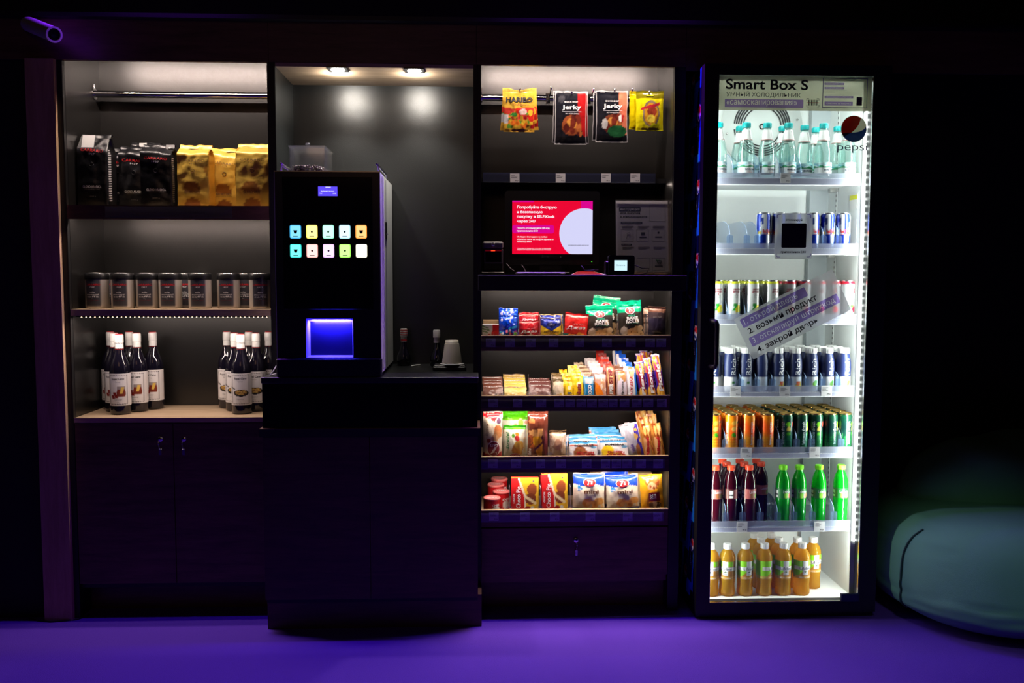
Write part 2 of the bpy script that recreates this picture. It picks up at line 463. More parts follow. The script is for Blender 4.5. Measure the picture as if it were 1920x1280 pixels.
o = bpy.data.objects.new('added_beanbag_light', l); COL.objects.link(o); o.location = (.9, -2.2, 2.3); o.rotation_euler = (Vector((1.72, -.40, .16)) - Vector(o.location)).to_track_quat('-Z', 'Y').to_euler()
# the fridge's own tubes, up both front edges and along the top
area('fridge_strip_light', (1.402, -.031, 1.00), .008, 1.76, 9.5, (.93, 1, .96), (radians(90), 0, radians(52)))
area('fridge_strip_light', (.8275, -.026, 1.00), .008, 1.76, 7, (.93, 1, .96), (radians(90), 0, radians(-48)))
area('fridge_strip_light', (1.13, .01, 1.938), .46, .02, 1.2, (.93, 1, .97), (radians(15), 0, 0))

# ------------------------------------------------------------------ cabinet fittings
def lock(parent, p, big=1.):
    """turned cam lock with its key hanging down; a sub-part of the door"""
    m = MB(); x, y, z = p
    m.lathe([(.0001, 0), (.0095 * big, 0), (.0105 * big, -.003), (.0075 * big, -.006), (.0001, -.006)], 'chrome', (x, y, z), 20, axis='Y', caps=False)
    m.box(x - .001, x + .001, y - .022, y - .005, z - .008, z + .003, 'chrome')
    m.lathe([(.004, 0), (.0085, 0), (.0085, .0018), (.004, .0018)], 'chrome', (x, y - .020, z - .012), 18, axis='X', caps=False)
    m.tube([(x, y - .02, z - .019), (x + .001, y - .018, z - .030), (x + .002, y - .012, z - .036)], .0012, 'chrome')
    m.box(x - .004, x + .006, y - .013, y - .011, z - .056, z - .034, 'steel', .001)
    m.build('lock', parent)

def leds(mb, x0, x1, y, z, pitch, m='led_warm', r=.0014):
    n = int((x1 - x0) / pitch)
    for i in range(n + 1):
        x = x0 + i * pitch; mb.box(x - r, x + r, y - r, y + r, z - .0014, z, m)

def price_tags(shelf, boxes, y, seed):
    """one card for each (u0, u1, v0, v1) slid into the front rail"""
    R = random.Random(seed)
    for u0, u1, v0, v1 in boxes:
        x0, x1, z0, z1 = rect_px(u0, v0, u1, v1, y); m = MB(); w, h = x1 - x0, z1 - z0
        m.box(x0, x1, y, y + .0006, z0, z1, 'tag_paper')
        for k in range(3):
            zz = z1 - h * (.18 + .13 * k); m.box(x0 + w * .1, x0 + w * R.uniform(.45, .85), y - .0002, y, zz - h * .025, zz + h * .025, 'ink_grey')
        m.flat_text(R.choice(['85 р.', '95 р.', '60 р.', '75 р.', '110 р.']), (x1 - w * .27, y - .0003, z0 + h * .2), w * .38, h * .16, 'ink', .02)
        m.build('price_tag', shelf)

def rail(cab, x0, x1, y, z, r):
    m = MB(); m.lathe([(r, x0), (r, x1)], 'chrome', (0, y, z), 20, axis='X')
    for x in (x0, x1 - .005):
        m.lathe([(r * 1.7, x), (r * 1.7, x + .005)], 'chrome', (0, y, z), 20, axis='X'); m.box(x, x + .004, y - .006, y + .006, z, z + .034, 'chrome', .001)
    m.build('hanging_rail', cab)

# ------------------------------------------------------------------ left cabinet
cab = thing('display_cabinet', 'open dark wall cabinet with oak worktop and two locked doors, holding coffee bags and syrup', 'cabinet', (-1.09, .15, 0))
m = MB(); m.box(-1.4567, -1.4375, 0, .335, 0, ZT - .001, 'black_edge'); m.box(-1.4567, -1.4375, .0185, .335, ZT - .001, ZI, 'black_edge'); m.box(-1.4375, -1.4365, .0185, YB, .74, ZI, 'graphite'); m.build('side_panel', cab)
m = MB(); m.box(-1.4375, -.7315, YB, .335, .10, ZI, 'graphite'); m.box(-1.4365, -.7315, .0185, YB, ZI - .016, ZI, 'graphite'); m.build('back_panel', cab)
m = MB(); m.box(-1.5555, -1.4570, -.02, .335, 0, ZT - .001, 'oak_upright'); o = m.build('end_post', cab); o['label'] = 'light oak end post'
rail(cab, -1.4365, -.7315, .262, az(300, 177.5, .262), .0125)
sh = MB(); sh.box(-1.4365, -.7315, .018, YB, 1.4765, 1.4944, 'oak'); sh.box(-1.4365, -.7315, 0, .018, 1.4456, 1.4944, 'oak_dimmed')
sh = sh.build('shelf', cab)
m = MB(); x0, x1, z0, z1 = rect_px(197, 387, 435, 408, -.003); m.box(x0, x1, -.003, -.0012, z0, z1, 'acrylic'); m.box(x0, x1, -.0045, -.003, z0, z0 + .0025, 'acrylic'); m.build('price_rail', sh)
m = MB(); m.box(LX0, LX1, .020, .028, 1.4722, 1.4762, 'black_plastic'); leds(m, LX0, LX1, .024, 1.4722, .0165); m.build('light_strip', cab)
sh = MB(); sh.box(-1.4365, -.7315, .002, YB, 1.1034, 1.1263, 'oak'); sh = sh.build('shelf', cab)
m = MB(); m.box(LX0, LX1, .003, .011, 1.0995, 1.1030, 'black_plastic'); leds(m, -1.40, LX1, .005, 1.0995, .01555); m.build('light_strip', cab)
m = MB(); m.box(LX0, LX1, .020, .028, 2.088, 2.094, 'black_plastic'); leds(m, LX0, LX1, .026, 2.088, .0165); m.build('light_strip', cab)
m = MB(); m.box(-1.4365, -.7315, 0, YB, .7191, .7366, 'oak'); m.build('worktop', cab)
xm = ax(327.5, 940, 0); zd0 = az(300, 1093, 0)
for x0, x1 in ((-1.4355, xm - .0015), (xm + .0015, -.7325)):
    d = MB(); d.box(x0, x1, .002, .02, zd0, .7155, 'oak_dimmed'); d = d.build('door', cab)
    p = at(301 if x0 < -1.2 else 345, 823, .002); lock(d, (p.x, .002, p.z))
m = MB(); m.box(-1.4365, -.7315, .10, .115, 0, zd0 - .004, 'oak_dimmed'); m.box(-1.4365, -.7315, .02, .10, zd0 - .02, zd0 - .004, 'black_edge'); m.build('plinth', cab)

# ------------------------------------------------------------------ middle niche with its counter
cab = thing('niche_cabinet', 'tall dark niche with oak ceiling around the coffee machine', 'cabinet', (-.35, .2, 0))
m = MB(); m.box(-.7305, -.7027, 0, .335, 0, ZT - .001, 'black_edge'); m.box(-.7305, -.7027, .0185, .335, ZT - .001, ZI, 'black_edge'); m.box(-.7027, -.7017, .002, YB, .7, ZT - .001, 'graphite_panel'); m.build('side_panel', cab)
m = MB(); m.box(-.0039, .0100, 0, .335, 0, ZT - .001, 'black_edge'); m.box(-.0039, .0100, .0185, .335, ZT - .001, ZI, 'black_edge'); m.box(-.0050, -.0039, .002, YB, .7, ZT - .001, 'graphite_panel'); m.build('side_panel', cab)
m = MB(); m.box(-.7017, -.0050, YB, .335, .4, ZT - .001, 'graphite_panel'); m.build('back_panel', cab)
m = MB(); m.box(-.7017, -.0050, .002, YB, ZT - .014, ZT - .001, 'oak'); m.build('ceiling_board', cab)
for u, v in ((633.5, 129), (777, 131)):
    p = on(u, v, ZT - .014); m = MB(); q = .036
    m.box(p.x - q, p.x + q, p.y - q, p.y + q, ZT - .018, ZT - .0142, 'black_plastic', .001)
    m.lathe([(.001, ZT - .027), (.014, ZT - .025), (.022, ZT - .021), (.025, ZT - .018)], 'lamp_disc', (p.x, p.y, 0), 24)
    m.build('downlight', cab)
CF, CZ = -.16, .899                     # counter front plane and top
ctr = thing('coffee_counter', 'tall black counter cabinet standing under the coffee machine', 'counter', (-.35, 0, 0))
xl, xr = ax(489, 708, CF), ax(897, 705, CF)
zl0, zl1 = az(700, 803, CF), az(700, 817, CF)
m = MB(); m.box(xl, xr, CF, -.0015, CZ - .02, CZ, 'graphite_panel', .0015); m.box(-.7012, -.0056, -.0015, YB - .001, CZ - .02, CZ, 'graphite_panel'); m.build('worktop', ctr)
m = MB(); m.box(xl + .003, xr - .003, CF + .003, CF + .02, zl0, CZ - .021, 'black_gloss'); m.build('front_panel', ctr)
m = MB(); m.box(xl - .006, xr + .006, CF - .012, -.002, zl1, zl0, 'black_edge'); m.box(xl - .006, xr + .006, CF - .0125, -.002, zl0, zl0 + .0018, 'oak_dimmed'); m.build('ledge', ctr)
m = MB(); m.box(xl + .003, xr - .003, CF + .021, -.002, .1, CZ - .021, 'black_edge'); m.build('carcass', ctr)
zd0 = az(700, 1122, CF); xm = ax(694, 960, CF)
for x0, x1 in ((xl + .002, xm - .001), (xm + .001, xr - .002)):
    m = MB(); m.box(x0, x1, CF, CF + .018, zd0, zl1 - .003, 'oak_dark'); m.build('door', ctr)
m = MB(); m.box(on(502, 1180, 0).x, on(903, 1170, 0).x, CF + .035, -.002, 0, zd0 - .002, 'oak_dark'); m.build('plinth', ctr)

# ------------------------------------------------------------------ right cabinet
cab = thing('snack_cabinet', 'open dark snack cabinet with price rails and a locked drawer, next to the fridge', 'cabinet', (.38, .15, 0))
m = MB(); m.box(.0106, .0225, 0, .335, 0, ZT - .001, 'black_edge'); m.box(.0106, .0225, .0185, .335, ZT - .001, ZI, 'black_edge'); m.box(.0225, .0232, .0185, YB, .33, ZI, 'graphite'); m.build('side_panel', cab)
m = MB(); m.box(.7177, .7570, 0, .335, 0, ZT - .001, 'black_edge'); m.box(.7177, .7570, .0185, .335, ZT - .001, ZI, 'black_edge'); m.box(.7167, .7177, .0185, YB, .33, ZI, 'graphite'); m.build('side_panel', cab)
m = MB(); m.box(.0232, .7167, YB, .335, .10, ZI, 'graphite'); m.box(.0232, .7167, .0185, YB, ZI - .016, ZI, 'graphite'); m.build('back_panel', cab)
rail(cab, .0235, .7165, .262, az(1080, 184.5, .262), .0125)
m = MB(); m.box(RX0, RX1, .020, .028, 2.088, 2.094, 'black_plastic'); leds(m, RX0, RX1, .026, 2.088, .0165); m.build('light_strip', cab)
sh = MB(); zs = az(1080, 341, .12); sh.box(.0235, .7165, .124, YB, zs - .003, zs + .014, 'black_edge'); sh = sh.build('shelf', cab)
m = MB(); x0, x1, z0, z1 = rect_px(906, 324.5, 1229, 342.5, .12); m.box(x0, x1, .12, .1212, z0, z1, 'acrylic'); m.box(x0, x1, .1185, .12, z0, z0 + .002, 'acrylic'); m.box(x0, x1, .1212, .1235, z0, z1, 'ink_navy'); m.build('price_rail', sh)
price_tags(sh, [(a, b, 325, 342) for a, b in ((956.5, 974), (1042, 1060), (1127.5, 1145), (1182, 1200))], .1192, 1)
bay_light('cabinet_strip_light', RX0, RX1, .135, zs - .006, .16, -20)  # weak extra light without a fitting, added to brighten the kiosk sign
KZ = az(1080, 515.5, -.05)             # kiosk board
kb = MB(); kb.box(ax(896.5, 530, -.05), ax(1288, 530, -.05), -.05, -.0005, az(1080, 545, -.05), KZ, 'black_edge', .001); kb.box(.0235, .7165, .0, YB, 1.2225, KZ, 'oak_dimmed'); kb.build('kiosk_board', cab)
ROWS = [(629, 634, 651, 657.5), (742, 747, 764, 770.5), (855.5, 860.5, 878, 884.5), (955.5, 960, 977, 986.5)]
TAGS = [[(911, 929), (947, 965), (986, 1004), (1029, 1047), (1077, 1095), (1129, 1147), (1174, 1192), (1210, 1228), (1231, 1249)],
        [(916, 934), (962, 979.5), (1005, 1024), (1039.5, 1058), (1060, 1078), (1081, 1099), (1101, 1119), (1122, 1140), (1141, 1158), (1162, 1180), (1185, 1203), (1206, 1225), (1232, 1250)],
        [(915, 933), (958, 977), (1005, 1022), (1043, 1061), (1091, 1109), (1127, 1144), (1147, 1165), (1167, 1185), (1193, 1211), (1225, 1243)],
        [(917, 935), (975, 993), (1031, 1049), (1098, 1116), (1168, 1186), (1225, 1242)]]
LIP = .024                              # the fascia stands this much above the shelf board
SZ = []
SHELVES = []
for i, (v0, v1, v2, v3) in enumerate(ROWS):
    z0, z3 = az(1080, v0, 0), az(1080, v3, 0); SZ.append(z0 - LIP)
    sh = MB(); sh.box(.0235, .7165, .016, YB, z0 - LIP - .018, z0 - LIP, 'oak'); sh.box(.0235, .7165, 0, .016, z3 + .0005, z0, 'oak_dimmed')
    sh.box(.0235, .7165, -.0006, .0162, z0 - .0012, z0 + .0008, 'oak'); sh = sh.build('shelf', cab); SHELVES.append(sh)
    m = MB(); za, zb = az(1080, v1, 0), az(1080, v2, 0); m.box(.0235, .70, -.004, -.0025, zb, za, 'acrylic'); m.box(.0235, .70, -.0055, -.004, zb, zb + .002, 'acrylic'); m.build('price_rail', sh)
    price_tags(sh, [(a, b, v1 + .5, v2 - .8) for a, b in TAGS[i]], -.0022, 11 + i)
    if i < 3:
        m = MB(); zl = SZ[i] - .0215; m.box(RX0, RX1, .018, .026, zl, zl + .003, 'black_plastic'); leds(m, RX0, RX1, .022, zl, .0165); m.build('light_strip', cab)
m = MB(); m.box(RX0, RX1, .014, .022, 1.2195, 1.2222, 'black_plastic'); leds(m, RX0, RX1, .018, 1.2195, .0165); m.build('light_strip', cab)
for z_, e_ in zip(SZ[:3], (1.45, 1.6, 1.8)): bay_light('cabinet_strip_light', RX0, RX1, .030, z_ - .026, e_)
# clear dividers, each a lens-shaped sheet on its shelf
def divider(shelf, u, y0, zb, ztop, back=.27, tab=0., mat_='acrylic', edge='acrylic', ub=None):
    x = ax(u, ROWS[0][0], y0) if ub is None else ub
    m = MB(); n = 8; pl = [(x, y0, zb), (x, back, zb), (x, back, ztop)]
    mid = y0 + (back - y0) * .42
    pl += [(x, mid + (y0 - mid) * sin(pi / 2 * k / n), zb + tab + (ztop - zb - tab) * cos(pi / 2 * k / n)) for k in range(n + 1)]
    m.prism(pl, (.0016, 0, 0), mat_)
    m.tube([(x + .0008, p[1], p[2]) for p in pl[3:]], .0012, edge, 6)
    if tab: m.prism(rrect(x + .0008, zb + tab / 2, .024, tab, .006, y0 - .0025), (0, .0016, 0), mat_)
    m.build('divider', shelf)
for i, us, hgt in ((0, (972.6, 1012.8, 1055.2, 1158.5, 1213.3), .10), (1, (944.5, 990.5, 1035.6), .10), (2, (1029.9, 1066.5, 1124.2), .10), (3, (955, 1012.8, 1069), .11)):
    for u in us:
        y = .02; divider(SHELVES[i], u, y, SZ[i] + .0005, SZ[i] + hgt, .068 if i not in (1, 2) else .036, .035, ub=at(u, ROWS[i][0], y).x)
# drawer and plinth
zdr = az(1080, 1078, 0)
d = MB(); d.box(.0240, .7160, .002, .02, zdr, az(1080, 989.5, 0), 'oak_dimmed'); d = d.build('drawer', cab); p = at(1080, 1012, .002); lock(d, (p.x, .002, p.z))
m = MB(); m.box(.0235, .7165, .068, .083, 0, zdr - .001, 'oak_dimmed'); m.box(.0235, .7165, .02, .068, zdr - .03, zdr - .004, 'oak_dimmed'); m.build('plinth', cab)
# ------------------------------------------------------------------ gusseted coffee bags
def coffee_bag(name, w, d, h, film, base, gus, texts, seed, fold=.16, dots=None, cols=None):
    """boxy bag: crumpled front, pleated sides, top gathered to a folded strip"""
    R = random.Random(seed); sd = R.uniform(0, 50)
    def shape(a, v):                          # a: 0..4 round the outline, v: height
        k = int(a) % 4; t = a - int(a); hw, hd = w / 2, d / 2
        pinch = max(0, (v - (1 - fold)) / fold)
        dd = hd * (1 - .9 * pinch ** 1.3)
        q = ((-hw + 2 * hw * t, -dd), (hw, -dd + 2 * dd * t), (hw - 2 * hw * t, dd), (-hw, dd - 2 * dd * t))[k]
        x, y = q
        if k in (1, 3):                       # pleat
            s = 1 if k == 1 else -1; x -= s * .10 * d * sin(pi * t) * (1 + pinch * 2)
        z = h * v
        nz = noise.noise((x * 26 + sd, z * 22, k * 9.1)) * .55 + noise.noise((x * 60 + sd, z * 52, k * 3.3)) * .25
        amp = .011 * (.35 + v) * (sin(pi * min(v * 3, .5)))
        if k == 0: y += nz * amp - .006 * sin(pi * t) * sin(pi * min(1, v * 1.15))
        if k == 2: y -= nz * amp
        if k in (1, 3): x += nz * amp * .5
        x *= 1 - .05 * sin(pi * v) * .5 + .03 * pinch * noise.noise((sd, v * 7, 0))
        z += .008 * v * noise.noise((x * 14, sd, 2.2)) * (1 if v > .7 else 0)
        return x, y, z
    g = rgb(*gus); b0 = base
    def paint(a, v):
        k = int(a) % 4
        if k in (1, 3): return g if v > .03 else rgb(30, 28, 26)
        return b0((a % 1) * 2 - 1, v) if k == 0 else b0(9, .5)
    m = MB(); nu, nv = 64, 34
    m.grid(lambda u, v: shape((u + 1) * 2 % 4 if u < 1 else 3.9999, v), nu, nv, film, lambda u, v: paint((u + 1) * 2 % 4 if u < 1 else 3.9999, v))
    # flat folded strip on top
    tp = [shape(.02 + .96 * i / 10, 1) for i in range(11)]
    m.grid(lambda u, v: (w * .5 * u, -.004 + .022 * v + .004 * sin(6 * u + sd), h - .002 + .016 * sin(v * 2.6) + .004 * noise.noise((u * 3, sd, v * 2))), 14, 6, film, lambda u, v: b0(9, .97))
    def fr(x, z):
        t = (x + w / 2) / w; p = shape(min(.999, max(0, t)), min(.999, max(0, z / h))); return p[0], p[1] - .0016, p[2]
    for s, cx, cz, tw, th, im, bo in texts:
        m.text(s, tw * w, th * h, lambda x, y: fr(cx * w / 2 + x, cz * h + y), im, bo)
    # one-way valve and the printed gusset ticks
    vx, vz = .0, .60
    pts = [fr(vx * w + .007 * cos(a), vz * h + .007 * sin(a)) for a in [2 * pi * k / 16 for k in range(17)]]
    m.tube(pts, .0009, 'dark_metal' if film == 'black_film' else 'ink_brown', 6)
    if dots:
        for k in range(22):
            v = .08 + k * .035; p = shape(1.30, v); q = shape(1.62, v + .012)
            m.quad((p[0] + .0012, p[1], p[2]), (q[0] + .0012, q[1], q[2]), (q[0] + .0012, q[1], q[2] + .0045), (p[0] + .0012, p[1], p[2] + .0045), dots)
    return m
art_k = art((16, 16, 20))
GOLD = (236, 194, 84)
def gold_art(u, v):
    a = art(GOLD, ('e', -.12, .30, .52, .13, (150, 96, 40)), ('r', -1, -.01, 1, .245, GOLD), ('e', -.05, .0, .55, .15, (150, 96, 40)), ('e', .95, .62, .25, .1, (170, 116, 40)))
    return a(u, v)
SH1 = 1.4944
LB = [  # u0, u1 (front face), v top, Y of the front, yaw, kind, label
    (147, 204, 250, .075, -.02, 'k', 'large black coffee bag with a white sticker on its silvery folded top'),
    (224, 272, 274, .165, .0, 'k', 'black coffee bag half hidden behind the middle black bag'),
    (264, 323, 269, .075, .03, 'k', 'black coffee bag right beside the first gold bag'),
    (205, 236, 276, .225, .0, 'k', 'narrow dark coffee bag squeezed in behind the large black bag'),
    (245, 292, 267, .237, .0, 'k', 'black coffee bag at the back, only its pale top seam showing'),
    (333, 393, 270, .075, .02, 'g', 'gold coffee bag next to the black bags'),
    (399, 446, 277, .168, .0, 'g', 'gold coffee bag set back between two other gold bags'),
    (443, 508, 268, .075, -.03, 'g', 'crumpled gold coffee bag partly hidden by the niche panel')]
for i, (u0, u1, vt, y, yaw, kd, lab) in enumerate(LB):
    p0, p1 = at(u0, 384, y), at(u1, 384, y); w = (p1.x - p0.x) if kd == 'g' or i != 3 else .10
    h = az((u0 + u1) / 2, vt, y) - SH1 - .012; d = .055 if y > .15 else .085
    if i == 1: w = .115
    if i == 3: w = .07
    if i == 4: w = .11
    if i == 6: w = .115
    if kd == 'k':
        T = [('CARRARO', .0, .80, .74, .045, 'ink_red', .0), ('1927', .0, .745, .24, .028, 'ink_white', .0), ('GLOBO ARABICA', .0, .28, .62, .038, 'ink_white', .02), ('100% ARABICA COFFEE', 0, .245, .5, .014, 'ink_grey', 0), ('1000 g', 0, .14, .22, .02, 'ink_grey', 0)]
        m = coffee_bag('coffee_bag', w, d, h, 'black_film', art_k, (24, 24, 26), T, 3 + i, .24 if i == 0 else .12, dots='tag_paper' if i in (0, 2) else None)
        nm, cat, grp = 'coffee_bag', 'coffee bag', 'black coffee bags on the upper shelf'
    else:
        T = [('CARRARO', .0, .78, .74, .04, 'ink_brown', .0), ('1927', .0, .73, .2, .022, 'ink_brown', .0), ('GLOBO ORO', -.05, .25, .5, .042, 'ink_brown', .04), ('GRAN CREMA COFFEE', -.05, .215, .5, .012, 'ink_brown', 0)]
        m = coffee_bag('coffee_bag', w, d, h, 'gold_film', gold_art, (226, 172, 60), T, 30 + i, .12)
        nm, cat, grp = 'coffee_bag', 'coffee bag', 'gold coffee bags on the upper shelf'
    r = thing(nm, lab, cat, ((p0.x + p1.x) / 2 if i not in (1, 3, 4) else p0.x + w / 2, y + d / 2, SH1 + .0012), grp)
    m.build('bag', r, org=(0, 0, 0)); r.rotation_euler.z = yaw
    if i == 0:
        s = MB(); s.box(-w * .36, w * .05, -.012, -.0105, h - .045, h + .004, 'paper'); s = s.build('sticker', r, org=(0, 0, 0)); s['label'] = 'white sticker'; s.rotation_euler.x = -.35; s.location = (0, -.5 * d * .0 - .015, .02 * 0 - .0)
        s.location = (-.0, .345 * h * .0 + (-.004) - sin(-.35) * 0, 0)
        s.data.transform(Matrix.Translation((0, 0, -h))); s.location = (0, -.012, h)
    if i in (2, 4):
        s = MB(); x = w * (.36 if i == 2 else -.1); s.box(x - .014, x + .014, -.004, -.003, h - .012, h + .012, 'paper'); s = s.build('sticker', r, org=(0, 0, 0)); s['label'] = 'white sticker'

# ------------------------------------------------------------------ coffee tins
SH2 = 1.1263
t = thing('coffee_tin', 'x', 'tin', (0, 0, 0), 'coffee tins with black lids')
m = MB(); tr, th = .0405, .132
def tin_art(u, v):
    return rgb(190, 182, 172) if abs(u) > .23 or v < .1 else rgb(70, 70, 78)
m.lathe([(tr - .003, 0), (tr, .003), (tr, .105)], 'tin', seg=40, art=tin_art, rings=12)
cyl = lambda R, cz: (lambda x, y: (R * sin(x / R), -R * cos(x / R), cz + y))
for s, cz, w, h, im, bo in (('CARRARO', .087, .056, .0075, 'ink_red', .02), ('1927', .078, .018, .005, 'ink_white', 0), ('mille', .059, .018, .006, 'ink_white', 0), ('momenti', .051, .044, .006, 'ink_white', 0), ('caffè', .0435, .044, .006, 'ink_white', 0), ('250 g', .035, .008, .003, 'ink_white', 0), ('ground coffee', .030, .042, .0035, 'ink_wine', 0)):
    m.text(s, w, h, cyl(tr + .0004, cz), im, bo)
m.build('body', t)
m = MB(); m.lathe([(tr + .0006, .1052), (tr + .0012, .107), (tr + .0012, .126), (tr - .001, .1285)], 'black_plastic', seg=40); m.lathe([(tr - .004, .1286), (tr - .005, .1305), (.001, .1305)], 'steel', seg=40, caps=False); m.build('lid', t)
K = Kind(t)
tins = [(183, .05, 'tin at the end of the row near the oak post'), (203, .16, 'tin hidden behind the first two front tins'), (231, .05, 'second tin of the front row from the oak post'), (277.5, .062, 'third tin of the front row from the oak post'),
        (320, .058, 'fourth tin of the front row, before the half hidden one'), (349, .16, 'tin standing back between the fourth and fifth front tins'), (375.5, .045, 'fifth tin of the front row, left of the gap'),
        (429, .065, 'first tin after the gap in the row'), (459, .145, 'tin set back between the last two front tins'), (489, .04, 'last tin of the row, cut off by the niche panel')]
for i, (u, y, lab) in enumerate(tins):
    y += .05; p = at(u, 560, y); K.put((p.x, y, SH2 + .0005), (0, 0, [0, .1, .05, .1, .08, .2, .12, .05, .15, .25][i] - .05), 'brushed coffee ' + lab)

# ------------------------------------------------------------------ syrup bottles
WT = .7366
def syrup(kind):
    t = thing('syrup_bottle', 'x', 'bottle', (0, 0, 0), 'syrup bottles on the oak worktop')
    m = MB(); m.lathe([(.030, 0), (.0355, .004), (.0360, .012), (.0360, .165), (.034, .182), (.026, .205), (.0175, .226), (.0140, .248), (.0135, .262)], 'syrup', seg=32); m.build('bottle', t)
    m = MB(); m.lathe([(.0150, .238), (.0146, .258), (.0142, .262)], 'cap_white', seg=24, caps=False); m.lathe([(.0155, .2625), (.0155, .290), (.0135, .2935)], 'cap_white', seg=24)
    for k in range(3): m.lathe([(.0160, .264 + .008 * k), (.0160, .2655 + .008 * k)], 'cap_white', seg=24, caps=False)
    m.lathe([(.0136, .2936), (.0128, .2955), (.0005, .2955)], 'cap_red', seg=24, caps=False)
    m.lathe([(.0158, .2395), (.0158, .2405)], 'ink_red', seg=24, caps=False)
    m.build('cap', t)
    m = MB(); R = .0364; z0, z1 = .034, .152
    def lab_art(u, v):
        if abs(u) > .62: return rgb(60, 58, 60)
        if kind == 'k':
            c = (222, 218, 218); x, y = u - .10, v - .44
            if abs(x) < .135 - .3 * max(0, -.10 - y) - .12 * max(0, y) and -.15 < y < .155: c = (120, 44, 24) if y < .08 else (150, 140, 140)
            if abs(x - .02 - .25 * (y - .03)) < .045 and -.06 < y < .13: c = (224, 186, 84)
            for cx_, cy_ in ((-.10, .36), (-.06, .29), (-.16, .27)):
                if abs(u - cx_ + (v - cy_) * .3) < .05 and abs(v - cy_) < .05: c = (128, 24, 18)
        else:
            c = (222, 218, 218)
            if ((u - .02) / .25) ** 2 + ((v - .38) / .11) ** 2 < 1: c = (26, 22, 20)
            if ((u - .02) / .19) ** 2 + ((v - .40) / .075) ** 2 < 1: c = (214, 176, 92) if noise.noise((u * 40, v * 50, 1)) > -.1 else (110, 60, 30)
            if -.36 < u < -.18 and abs(v - .50 + (u + .18) * .45) < .02: c = (26, 22, 20)
        return rgb(*c)
    m.lathe([(R, z0), (R, z1)], 'print', seg=120, art=lab_art, caps=False, rings=44)
    m2 = cyl(R + .0004, (z0 + z1) / 2)
    for k in range(11):                        # slanted dashes of the border
        for zz in (z0 + .004, z1 - .008):
            x = -.030 + k * .006; m.add([m2(x, zz - .093), m2(x + .0024, zz - .093), m2(x + .0046, zz - .089), m2(x + .0022, zz - .089)], [(0, 1, 2, 3)], 'ink')
    for k in range(22):
        for x in (-.034, .034):
            zz = z0 + .006 + k * .0049 - .093; m.add([m2(x - .002, zz), m2(x + .002, zz + .002), m2(x + .002, zz + .0042), m2(x - .002, zz + .0022)], [(0, 1, 2, 3)], 'ink')
    m.text('Royal Cane', .046, .0105, cyl(R + .0004, .132), 'ink', .02, italic=.15); m.text('Syrup', .018, .0055, cyl(R + .0004, .1215), 'ink_grey')
    m.text('Caramel' if kind == 'k' else 'Hazelnut', .026, .0055, cyl(R + .0004, .057), 'ink_grey', italic=.2); m.text('1 L', .008, .0035, cyl(R + .0004, .047), 'ink_grey')
    m.box(.0, .0, 0, 0, 0, 0, 'ink')
    m.build('label', t)
    return Kind(t)
KA, KB = syrup('k'), syrup('n')
for K, dx, what, rows in ((KA, 0, 'caramel syrup bottle', ((225, .055, 'at the very front of its group'), (215.5, .13, 'right behind the front caramel bottle'), (209, .205, 'at the back beside the cabinet side wall'), (258, .123, 'in the middle of the caramel group'), (244.5, .20, 'at the back, showing between two front caramel bottles'), (288, .187, 'nearest the empty stretch of worktop'))),
                      (KB, 0, 'hazelnut syrup bottle', ((452.5, .055, 'at the very front of its group'), (441, .131, 'half hidden behind the front hazelnut bottle'), (427, .205, 'nearest the empty stretch of worktop'), (481, .12, 'beside the counter edge'), (468, .20, 'at the back, showing only its neck'), (505, .19, 'almost hidden behind the counter')))):
    for i, (u, y, lab) in enumerate(rows):
        y += .045; p = at(u, 700, y); K.put((p.x, y, WT + .0005), (0, 0, .12 - i * .04), f'{what} with white cap, {lab}')

# ------------------------------------------------------------------ coffee machine
MY0, MY1 = -.145, YB - .012
MXL, MXR = ax(517.5, 500, MY0), ax(712.5, 500, MY0); MZ1 = az(615, 320.5, MY0); MZ0 = CZ + .0008
cm = thing('coffee_machine', 'black and grey coffee machine with ten lit drink buttons, on the tall black counter', 'coffee machine', ((MXL + MXR) / 2, (MY0 + MY1) / 2, MZ0))
bx0, bx1, bz0, bz1 = rect_px(574, 597, 662, 670, MY0)
tz = az(615, 671, MY0)
m = MB()                                    # door front with a hole for the cup bay
for q in ((MXL, bx0, tz, MZ1 - .003), (bx1, MXR, tz, MZ1 - .003), (bx0, bx1, bz1, MZ1 - .003)): m.box(q[0], q[1], MY0, MY0 + .03, q[2], q[3], 'machine_black')
px0, px1, pz0, pz1 = rect_px(531, 332, 699, 580, MY0); m.box(px0, px1, MY0 - .003, MY0, pz0, pz1, 'black_gloss', .002)
m.build('front_door', cm)
m = MB(); m.box(MXL, MXR, MY0 + .031, MY1, MZ0 + .012, MZ1 - .004, 'machine_black'); m.box(MXR, MXR + .0025, MY0 + .002, MY1, MZ0 + .012, MZ1 - .002, 'grey_side'); m.box(MXL - .0025, MXL, MY0 + .002, MY1, MZ0 + .012, MZ1 - .002, 'grey_side')
m.box(MXL - .002, MXR + .002, MY0, MY1, MZ1 - .0035, MZ1, 'steel')
for y in (.06, .10, .19): m.box(MXR + .0025, MXR + .0045, MY0 + y, MY0 + y + .012, MZ0 + .02, MZ1 - .01, 'grey_side')
m.box(MXL + .02, MXR - .02, MY0 + .03, MY1 - .02, MZ0, MZ0 + .012, 'black_plastic')
m.build('body', cm)
m = MB(); D = .075                          # the lit recess
m.add([(bx0, MY0, bz0), (bx1, MY0, bz0), (bx1 - .014, MY0 + D, bz0 + .012), (bx0 + .022, MY0 + D, bz0 + .012)], [(0, 1, 2, 3)], 'white_plastic')
m.add([(bx0, MY0, bz1), (bx1, MY0, bz1), (bx1 - .014, MY0 + D, bz1 - .03), (bx0 + .022, MY0 + D, bz1 - .03)], [(3, 2, 1, 0)], 'white_plastic')
